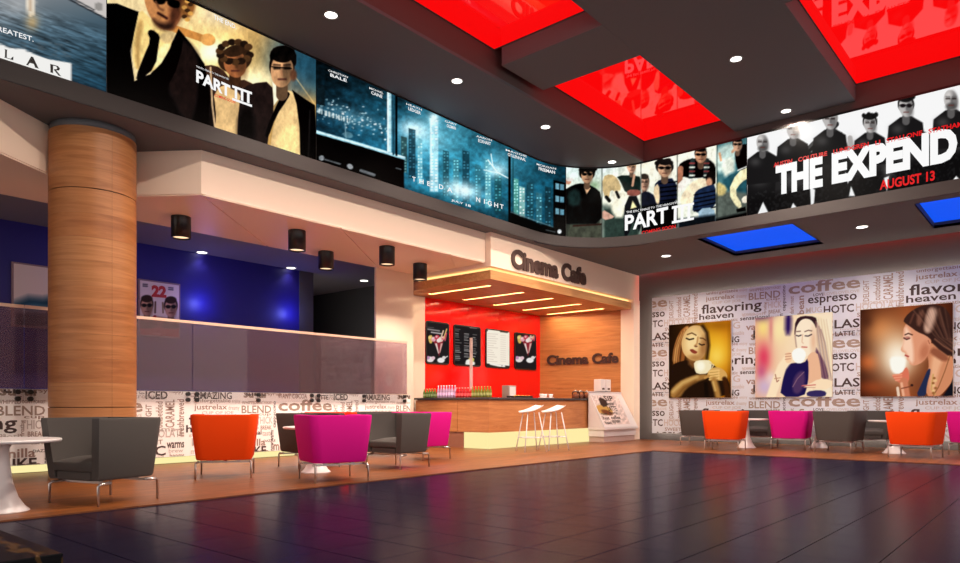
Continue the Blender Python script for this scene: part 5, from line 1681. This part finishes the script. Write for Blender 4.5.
# bar stools
def make_stool():
    t = empty('bar_stool')
    prof = []
    nu, nv = 10, 8
    vs = []
    for j in range(nv + 1):
        for i in range(nu + 1):
            u, v = i / nu * 2 - 1, j / nv * 2 - 1
            q = math.sqrt(max(1e-6, 1 - 0.42 * u * u)); q2 = math.sqrt(max(1e-6, 1 - 0.42 * v * v))
            x, y = u * 0.215 * q2 * 1.05, v * 0.205 * q * 1.05
            vs.append((x * 1.1, y * 1.15, 0.80 + 0.020 * (u * u) + 0.125 * ((1 - v) / 2) ** 1.7))
    k = len(vs)
    vs += [(x * 0.94, y * 0.94, z - 0.028) for x, y, z in vs]
    w = nu + 1
    fs = [(j * w + i, j * w + i + 1, (j + 1) * w + i + 1, (j + 1) * w + i) for j in range(nv) for i in range(nu)]
    fs += [tuple(k + q for q in f[::-1]) for f in list(fs)]
    bd = list(range(w)) + [(j + 1) * w - 1 for j in range(1, nv + 1)] + [nv * w + i for i in range(nu - 1, -1, -1)] + [j * w for j in range(nv - 1, 0, -1)]
    fs += [(bd[q], k + bd[q], k + bd[(q + 1) % len(bd)], bd[(q + 1) % len(bd)]) for q in range(len(bd))]
    MB().add(vs, fs, True).build('seat', M_WHITE, t)
    for a in (-1, 1):
        for b in (-1, 1):
            MB().tube([(a * 0.12, b * 0.12, 0.79), (a * 0.235, b * 0.235, 0.0)], 0.012, 8).build('leg', M_WHITE, t)
    r = MB()
    q = 0.12 + 0.115 * (0.79 - 0.28) / 0.79
    r.tube([(-q, -q, 0.28), (q, -q, 0.28), (q, q, 0.28), (-q, q, 0.28), (-q, -q, 0.28)], 0.009, 6)
    r.build('footrest', M_WHITE, t)
    return t


st = make_stool()
for k, (x, y, rz, lab) in enumerate(((11.42, 8.40, 60, 'white wire-legged bar stool on the left at the oak counter'), (12.05, 8.28, 62, 'white wire-legged bar stool on the right at the oak counter'))):
    t = st if k == 0 else copy_tree(st)
    t.location = (x, y, 0.012)
    t.rotation_euler = (0, 0, math.radians(rz))
    tag(t, lab, 'bar stool', 'bar stools at the counter')

# signs: separate raised letters
def letter_sign(name, word, surf_m, m, width, height, depth, label, bold=0.03):
    t = empty(name, label=label, cat='sign')
    t.matrix_world = surf_m
    V, _ = text_geo(word, bold, 0.0, 4)
    x0, x1 = V[:, 0].min(), V[:, 0].max()
    y0, y1 = V[:, 1].min(), V[:, 1].max()
    kx, ky = width / (x1 - x0), height / (y1 - y0)
    for i, ch in enumerate(word):
        if ch == ' ':
            continue
        pv, _ = text_geo(word[:i + 1], bold, 0.0, 4)
        cv, cf = text_geo(ch, bold, 0.5, 4)
        dx = pv[:, 0].max() - cv[:, 0].max()
        v = np.stack([(cv[:, 0] + dx - x0) * kx, (cv[:, 1] - y0) * ky, (cv[:, 2] + 0.5) * depth], 1)
        me = bpy.data.meshes.new('letter')
        me.from_pydata([tuple(p) for p in v], [], cf)
        me.materials.append(m); me.update()
        link('letter', me, t)
    return t


M_SIGN = mat('dark_bronze', rgb(78, 58, 52), 0.4, bump=(60, 0.02))
# on the beige front (faces -v): x -> +u, y -> z, z -> -v
letter_sign('cafe_sign', 'Cinema Cafe', Matrix(((1, 0, 0, 11.62), (0, 0, -1, 9.075), (0, 1, 0, 3.855), (0, 0, 0, 1))), M_SIGN, 2.95, 0.42, 0.03, 'raised dark letters reading Cinema Cafe on the beige front above the canopy', 0.045)
# on the inner timber wall (faces -u): x -> -v
letter_sign('cafe_sign', 'Cinema Cafe', Matrix(((0.170, 0, -0.985, 16.60), (-0.985, 0, -0.170, 11.62), (0, 1, 0, 2.10), (0, 0, 0, 1))), mat('brushed_bronze', rgb(92, 62, 56), 0.25, metal=0.6, bump=(80, 0.03)), 2.15, 0.29, 0.05, 'bronze letters reading Cinema Cafe on the oak wall inside the kitchen', 0.035)

# menu boards
def rrect(w, h, r, n=5):
    pts = []
    for cx, cy, a0 in ((w - r, h - r, 0), (-w + r, h - r, 90), (-w + r, -h + r, 180), (w - r, -h + r, 270)):
        for k in range(n + 1):
            a = math.radians(a0 + 90 * k / n)
            pts.append((cx + r * math.cos(a), cy + r * math.sin(a)))
    return pts


def paint_sundae(a, x0):
    a.C[:] = np.array([34, 30, 32]) / 255
    a.view(x0, 322, 7)
    a.line([(20, 50), (100, 62)], 10, (150, 140, 140)); a.line([(45, 72), (115, 82)], 9, (190, 180, 180)); a.line([(20, 36), (60, 40)], 4, (110, 100, 100))
    a.poly([(20, 100), (45, 88), (56, 110), (50, 150), (30, 150)], (226, 186, 96), smooth=1); a.ell(34, 108, 10, 10, (250, 224, 140))
    a.poly([(55, 130), (130, 130), (112, 190), (98, 240), (86, 190)], (150, 40, 52)); a.poly([(70, 150), (92, 220), (98, 220), (84, 150)], (240, 220, 210)); a.poly([(110, 150), (100, 215), (106, 215), (124, 150)], (232, 180, 170))
    for x, y, r, c in ((60, 120, 17, (236, 170, 180)), (85, 108, 18, (206, 60, 80)), (110, 122, 18, (240, 206, 190)), (128, 112, 14, (226, 120, 130)), (95, 130, 14, (250, 232, 224))):
        a.ell(x, y, r, r, c); a.ell(x - 4, y - 5, r * 0.4, r * 0.4, (255, 244, 240), a=0.7)
    a.line([(112, 110), (128, 62)], 10, (232, 200, 170)); a.line([(132, 112), (152, 50)], 9, (240, 190, 120)); a.line([(140, 130), (150, 80)], 8, (226, 90, 110))
    a.ell(36, 262, 26, 20, (244, 232, 228)); a.ell(22, 250, 12, 12, (206, 150, 190)); a.ell(58, 252, 13, 12, (240, 200, 210)); a.ell(112, 268, 26, 18, (250, 246, 244)); a.ell(132, 250, 13, 12, (234, 226, 222)); a.line([(140, 250), (158, 240)], 7, (230, 222, 220))


def paint_list(a):
    a.C[:] = np.array([28, 26, 28]) / 255
    a.view(453, 324, 7)
    rs = np.random.RandomState(3)
    a.line([(122, 22), (164, 26)], 13, (150, 146, 146))
    for x0, w in ((14, 46), (80, 36), (140, 26)):
        y = 34 if x0 < 60 else 60
        while y < (250 if x0 < 60 else 230):
            a.line([(x0, y + x0 * 0.1), (x0 + w * rs.uniform(0.5, 1), y + x0 * 0.1 + 3)], 4, (200, 196, 192) if rs.rand() < 0.4 else (130, 126, 124)); y += rs.choice([11, 12, 20])
    a.ell(120, 276, 34, 20, (248, 244, 236)); a.ell(128, 250, 20, 17, (226, 214, 110)); a.ell(110, 262, 20, 14, (250, 248, 240)); a.ell(130, 246, 10, 8, (180, 196, 60))


def paint_white(a):
    a.C[:] = np.array([250, 240, 222]) / 255
    a.view(485, 328, 7)
    a.line([(110, 22), (155, 28)], 14, (54, 46, 46)); a.ell(12, 16, 8, 8, (60, 50, 50))
    rs = np.random.RandomState(4)
    for k in range(13):
        a.line([(20, 40 + k * 16), (20 + rs.uniform(30, 70), 44 + k * 16)], 2.5, (206, 190, 176)); a.line([(110, 52 + k * 15), (145, 55 + k * 15)], 2.5, (216, 200, 186))
    a.poly([(-20, 244), (190, 268), (190, 320), (-20, 320)], (40, 34, 34)); a.line([(40, 250), (110, 266)], 16, (244, 238, 226)); a.ell(130, 268, 12, 10, (236, 230, 220))


M_MENU = print_mat('menu_print', 0.85, lit=True)
MEN = [(11.845, 12.655, lambda a: paint_sundae(a, 425), 'dark menu board with sundae photo nearest the beige wall'), (12.83, 13.862, paint_list, 'dark menu board with columns of white text and a scoop'),
       (14.07, 15.09, paint_white, 'glowing white menu board on the red wall'), (15.32, 16.33, lambda a: paint_sundae(a, 514), 'dark menu board with sundae photo nearest the oak wall')]
for s0, s1, fn, lab in MEN:
    cx = (s0 + s1) / 2
    t = empty('menu_board', (cx, 11.85, 1.95), label=lab, cat='menu board', group='menu boards on the red wall')
    w = (s1 - s0) / 2
    pts = rrect(w, 0.515, 0.07)
    n = len(pts)
    vs = [(x, -0.03, 0.515 + z) for x, z in pts] + [(x, 0.003, 0.515 + z) for x, z in pts]
    MB().add(vs, [tuple(range(n))[::-1], tuple(range(n, 2 * n))] + [(i, (i + 1) % n, n + (i + 1) % n, n + i) for i in range(n)]).build('board', M_BLACK, t)
    pr = print_mesh('print', WallV(11.815), s0 + 0.03, s1 - 0.03, 84, 1.985, 2.945, 116, fn, M_POST if fn is paint_white else M_MENU, t)
    pr.location = (-cx, -11.85, -1.95)

# slim frosted post on the counter
t = empty('acrylic_post', (11.88, 10.42, ZT), label='slim frosted white post standing behind the red bottles', cat='post')
MB().lathe([(0.05, 0.0), (0.05, 0.02), (0.022, 0.025), (0.022, 0.03)], seg=16).build('foot', M_STEEL, t)
MB().box(-0.012, 0.012, -0.035, 0.035, 0.03, 1.36).build('blade', glass_mat('frosted_acrylic', (0.9, 0.85, 0.85), 0.5, rgb(250, 225, 220), 0.2), t)

# bottles on the short leg of the counter
def bottle_proto(c, cap, h, name):
    t = empty('bottle')
    MB().lathe([(0.026, 0.0), (0.031, 0.01), (0.031, h * 0.55), (0.024, h * 0.68), (0.011, h * 0.80), (0.011, h * 0.93)], seg=12).build('body', mat(name, c, 0.15, spec=0.6, bump=(30, 0.01)), t)
    MB().lathe([(0.014, h * 0.93), (0.014, h)], seg=10).build('cap', mat(name + '_cap', cap, 0.35, bump=(30, 0.01)), t)
    MB().lathe([(0.0322, h * 0.18), (0.0322, h * 0.42)], seg=12, caps=False).build('paper_label', mat(name + '_label', tuple(min(1, v * 1.5 + 0.12) for v in c), 0.5, bump=(30, 0.01)), t)
    return t


for grp, lab, c, cap, h, v0, n in (('olive bottles', 'olive green bottle', rgb(120, 122, 40), rgb(190, 160, 60), 0.24, 9.58, 6), ('red bottles', 'red bottle with pale cap', rgb(190, 20, 30), rgb(240, 200, 190), 0.22, 10.14, 5),
                                   ('lilac bottles', 'lilac water bottle', rgb(190, 160, 196), rgb(240, 236, 240), 0.28, 10.62, 6), ('green bottles', 'leaf green bottle beside the pier', rgb(96, 120, 50), rgb(200, 190, 120), 0.21, 11.16, 5)):
    pr = bottle_proto(c, cap, h, grp.split()[0] + '_bottle')
    k = 0
    for row in range(2):
        for i in range(n):
            t = pr if k == 0 else copy_tree(pr)
            t.location = (11.46 + row * 0.13, v0 + i * 0.085 + row * 0.03, ZT)
            tag(t, '%s, %s row, %s from the counter corner' % (lab, ('near', 'rear')[row], ('first', 'second', 'third', 'fourth', 'fifth', 'sixth')[i]), 'bottle', grp + ' on the counter')
            k += 1

# napkin box on a tray with snacks
x, y = 13.0, 9.85
t = empty('serving_tray', (x, y, ZT), label='black tray of yellow snacks on the counter by the steel box', cat='tray')
MB().box(-0.36, 0.30, -0.12, 0.14, 0.0, 0.02).box(-0.36, 0.30, -0.12, -0.105, 0.02, 0.05).box(-0.36, 0.30, 0.125, 0.14, 0.02, 0.05).build('tray', M_BLACK, t)
for k in range(9):
    MB().lathe([(0.02, 0.0), (0.03, 0.012), (0.028, 0.03), (0.01, 0.042)], (-0.31 + k * 0.066, -0.07 + 0.03 * (k % 2), 0.021), 10).build('snack', mat('yellow_pastry', rgb(214, 168, 70), 0.6, bump=(60, 0.1)), t)
t = empty('napkin_box', (13.12, 10.30, ZT), label='steel napkin box standing on the tray before the red wall', cat='box')
MB().box(-0.14, 0.14, -0.11, 0.11, 0.0, 0.30).build('case', M_STEEL, t, 0.012)
MB().box(-0.11, 0.11, -0.118, -0.11, 0.03, 0.27).build('white_front', M_WHITE, t, 0.003)
for k, dx in enumerate((0.0, 0.16, 0.30)):
    t = empty('cup', (13.62 + dx * 1.25, 9.70 + 0.05 * (k % 2), ZT), label=['white cup on saucer nearest the steel box', 'white cup on saucer in the middle of three', 'white cup on saucer at the right of three'][k], cat='cup', group='white cups on the counter')
    MB().lathe([(0.07, 0.0), (0.085, 0.012), (0.08, 0.016)], seg=18).build('saucer', M_WHITE, t)
    MB().lathe([(0.03, 0.016), (0.05, 0.05), (0.058, 0.10), (0.053, 0.10), (0.045, 0.05)], seg=18).build('bowl', M_WHITE, t)
    MB().tube([(0.05, 0, 0.085), (0.085, 0, 0.08), (0.085, 0, 0.05), (0.048, 0, 0.045)], 0.007, 6).build('handle', M_WHITE, t)
for k, dx in enumerate((0.0, 0.28, 0.62)):
    t = empty('glass_jar', (15.15 + dx * 0.85, 9.72, ZT), label=['glass jar of biscuits leftmost at the counter end', 'wide glass jar of biscuits in the middle at the counter end', 'glass jar with spoons beside the display case'][k], cat='jar', group='jars at the counter end')
    MB().lathe([(0.085, 0.0), (0.10, 0.02), (0.10, 0.15), (0.07, 0.18)], seg=18).build('jar', M_CLEAR, t)
    MB().lathe([(0.075, 0.004), (0.085, 0.02), (0.082, 0.10), (0.03, 0.13)], seg=12).build('biscuits', mat('biscuit', rgb(150, 84, 50), 0.7, bump=(60, 0.2)), t)
    MB().lathe([(0.072, 0.18), (0.072, 0.195), (0.015, 0.20), (0.015, 0.225)], seg=16).build('lid', M_STEEL, t)

# display case at the counter end
dc = empty('display_case', (15.55, 8.95, 0.012), label='white display case with slanted printed front beside the right jamb', cat='display case')
DX0, DX1 = 15.24, 16.93
def dbox(name, m, x0, x1, y0, y1, z0, z1, bevel=0.0):
    return box(name, m, x0 - 15.55, x1 - 15.55, y0 - 8.95, y1 - 8.95, z0, z1, dc, bevel)
dbox('plinth', mat('pinkish_plinth', rgb(206, 176, 166), 0.3, bump=(30, 0.02)), DX0 + 0.06, DX1 - 0.03, 8.99, 9.42, 0.0, 0.14)
dbox('drawer_front', M_WHITE, DX0 + 0.03, DX1, 8.97, 9.42, 0.14, 0.31, 0.004)
dbox('ledge', M_WHITE, DX0, DX1 + 0.03, 8.91, 9.42, 0.31, 0.37, 0.006)
def quad_slab(name, m, p, th):
    a, b, c_, d = [Vector(q) for q in p]
    nrm = (b - a).cross(d - a).normalized() * th
    vs = [a, b, c_, d, a + nrm, b + nrm, c_ + nrm, d + nrm]
    return MB().add([tuple(v - Vector((15.55, 8.95, 0.012))) for v in vs], [(0, 1, 2, 3), (7, 6, 5, 4), (0, 4, 5, 1), (1, 5, 6, 2), (2, 6, 7, 3), (3, 7, 4, 0)]).build(name, m, dc)
quad_slab('front_frame', M_WHITE, [(DX0, 8.95, 0.38), (DX1 + 0.02, 8.95, 0.38), (DX1 - 0.05, 9.40, 1.25), (DX0, 9.40, 1.25)], 0.02)
class Slant:
    def pos(self, s, t, o=0.0):
        s = np.asarray(s, float); t = np.asarray(t, float)
        k = (t - 0.38) / 0.87
        return np.stack([s, 8.95 + 0.45 * k - 0.024 - o, t], -1)
def paint_case_reflection(a):  # reflection of the wallpaper in the case glass, painted into the colour
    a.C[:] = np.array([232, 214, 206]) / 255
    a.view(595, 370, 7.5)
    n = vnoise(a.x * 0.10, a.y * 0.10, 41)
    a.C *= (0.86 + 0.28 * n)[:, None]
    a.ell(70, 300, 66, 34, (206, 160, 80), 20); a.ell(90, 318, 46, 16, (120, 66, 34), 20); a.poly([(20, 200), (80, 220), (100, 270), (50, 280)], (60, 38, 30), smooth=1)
pr = print_mesh('painted_reflection', Slant(), DX0 + 0.05, DX1 - 0.32, 44, 0.45, 1.20, 50, paint_case_reflection, M_LPRINT, dc)
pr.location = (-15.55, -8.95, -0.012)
Ls = Letters(Slant(), 0.004)  # words of the reflected wallpaper, laid on as lettering
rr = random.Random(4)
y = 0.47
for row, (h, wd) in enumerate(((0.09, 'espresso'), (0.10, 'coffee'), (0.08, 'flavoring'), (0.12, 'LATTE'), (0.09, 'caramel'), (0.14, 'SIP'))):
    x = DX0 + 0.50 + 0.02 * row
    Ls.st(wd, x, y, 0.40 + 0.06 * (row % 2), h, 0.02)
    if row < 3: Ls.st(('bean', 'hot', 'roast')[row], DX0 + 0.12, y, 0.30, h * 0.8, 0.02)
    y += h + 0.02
pl = Ls.build('wallpaper_words', INK['d'], dc, 'stuff'); pl.location = (-15.55, -8.95, -0.012)
dbox('back', M_WHITE, DX0, DX1 - 0.04, 9.40, 9.42, 0.37, 1.262)
m = MB()
for X in (DX0 + 0.0, DX1 - 0.03):
    for (pa) in ([(8.97, 0.37), (9.42, 0.37), (9.42, 1.25), (9.41, 1.25)],):
        n0 = [(X - 15.55, q[0] - 8.95, q[1] - 0.0) for q in pa] + [(X + 0.03 - 15.55, q[0] - 8.95, q[1]) for q in pa]
        MB().add(n0, [(0, 1, 2, 3), (7, 6, 5, 4), (0, 4, 5, 1), (1, 5, 6, 2), (2, 6, 7, 3), (3, 7, 4, 0)]).build('cheek', M_WHITE, dc)
dbox('top', M_WHITE, DX0 - 0.01, DX1 - 0.03, 9.37, 9.44, 1.262, 1.285, 0.003)
for k, xx in enumerate((16.16, 16.44)):
    t = empty('canister', (xx, 9.62, ZT), label=['white canister with black foot, left of two above the display case', 'white canister with black foot, right of two above the display case'][k], cat='canister', group='canisters on the counter')
    MB().box(-0.11, 0.11, -0.10, 0.10, 0.0, 0.20).build('foot', M_BLACK, t, 0.005)
    MB().box(-0.12, 0.12, -0.11, 0.11, 0.20, 0.52).build('hopper', M_WHITE, t, 0.012)
    MB().box(-0.06, 0.06, -0.114, -0.11, 0.24, 0.29).build('badge', M_SIGN, t)

# ================================================================== LAMPS
def downlight(x, y, z, label, group, r=0.085, power=60, color=(1.0, 0.85, 0.72), spot=105):
    t = empty('downlight', (x, y, z), label=label, cat='downlight', group=group)
    MB().lathe([(r + 0.022, -0.004), (r + 0.022, 0.0), (r, 0.0), (r, -0.004)], seg=24, caps=False).build('trim_ring', M_WHITE, t)
    MB().lathe([(r, -0.003), (r, -0.001)], seg=24).build('lens', glow('downlight_lens', rgb(255, 250, 240), 4.0), t)
    l = light('SPOT', 'lamp_beam', (0, 0, -0.03), power, color, None, 0.08, spot, 0.5, parent=t)
    return t


G1 = 'recessed downlights in the dark band over the banner'
for px, py, lab in ((331, 15, 'recessed round downlight above the men-in-suits poster'), (457, 81, 'recessed round downlight above the middle of the night city poster'),
                    (545.5, 127, 'recessed round downlight above the right end of the night city poster'), (612, 162, 'recessed round downlight where the banner starts to curve')):
    p = at_z(px, py, Z_BAN)
    downlight(p.x, p.y, Z_BAN, lab, G1, power=420)
for px, py, lab in ((736, 59, 'recessed round downlight in the broad beam between the red panels'), (786, 111, 'recessed round downlight at the banner end of the broad beam')):
    p = at_z(px, py, Z_MAIN)
    downlight(p.x, p.y, Z_MAIN, lab, 'recessed downlights in the main ceiling', power=900, spot=160)
for x in (8.5, 5.9, 3.3):  # unseen downlights, put here to light the room
    downlight(x, 4.1, Z_MAIN, 'recessed round downlight in the broad beam overhead, ' + {8.5: 'farthest', 5.9: 'middle', 3.3: 'nearest'}[x] + ' of three', 'recessed downlights overhead', power=800, spot=160)
for px, py, lab in ((666, 256, 'recessed round downlight in the low ceiling left of the blue panel'), (862, 227, 'recessed round downlight in the low ceiling between the blue panels')):
    p = at_z(px, py, Z_SOF)
    downlight(p.x, p.y, Z_SOF, lab, 'recessed downlights in the low ceiling', 0.10, power=230, spot=150)
downlight(15.45, -1.0, Z_SOF, 'recessed round downlight in the low ceiling beyond the right blue panel', 'recessed downlights in the low ceiling', 0.10, power=230, spot=150)  # extra lamp out of view, added to brighten the wallpaper panel
for px, py, lab in ((202, 252.5, 'recessed downlight behind the glass, above the left blue glow'), (291, 268, 'recessed downlight behind the glass, above the right blue glow'), (364, 280.7, 'recessed downlight in the dark passage beside the beige pier')):
    p = at_z(px, py, 4.14)
    downlight(p.x, p.y, 4.14, lab, 'recessed downlights behind the glass', 0.10, power=8, color=(0.9, 0.85, 1.0))

CY = MB().lathe([(0.145, 0.0), (0.145, -0.33), (0.128, -0.33), (0.128, -0.29)], seg=32, caps=False)
cyl_me = CY.mesh('can', M_BLACK)
lens_me = MB().lathe([(0.127, -0.305), (0.127, -0.30)], seg=28).mesh('lens', glow('can_lens', rgb(255, 214, 170), 1.4))
cap_me = MB().lathe([(0.145, -0.006), (0.145, 0.0)], seg=32).mesh('cap', M_BLACK)
for px, py, lab in ((181, 217, 'black cylinder spotlight nearest the oak column'), (297, 231, 'black cylinder spotlight at the front edge, second from the column'), (326, 252, 'black cylinder spotlight near the glass, third from the column'),
                    (387, 247, 'black cylinder spotlight at the front edge, fourth from the column'), (420, 264, 'black cylinder spotlight beside the timber canopy')):
    p = at_z(px, py, 3.867)
    t = empty('cylinder_spotlight', (p.x, p.y, 3.867), label=lab, cat='spotlight', group='black cylinder spotlights under the beige bulkhead')
    link('can', cyl_me, t); link('lens', lens_me, t); link('cap', cap_me, t)
    light('SPOT', 'lamp_beam', (0, 0, -0.36), 170, (1.0, 0.84, 0.68), None, 0.1, 120, 0.6, parent=t)

# blue points at the two wall glows; overhead spots added as base light
for px, py in ((200, 303), (288, 313)):
    p = Vector(WallV(14.0).pos(*WallV(14.0).inv(px, py)).tolist())
    light('POINT', 'blue_wall_light', (p.x, 13.72, p.z), 10.0, (0.22, 0.24, 1.0), None, 0.02)
    light('SPOT', 'blue_wall_light', (p.x - 1.5, 12.2, 4.0), 14, (0.10, 0.10, 1.0), (p.x - 2.0, 14, 2.6), 0.1, 130, 1.0)
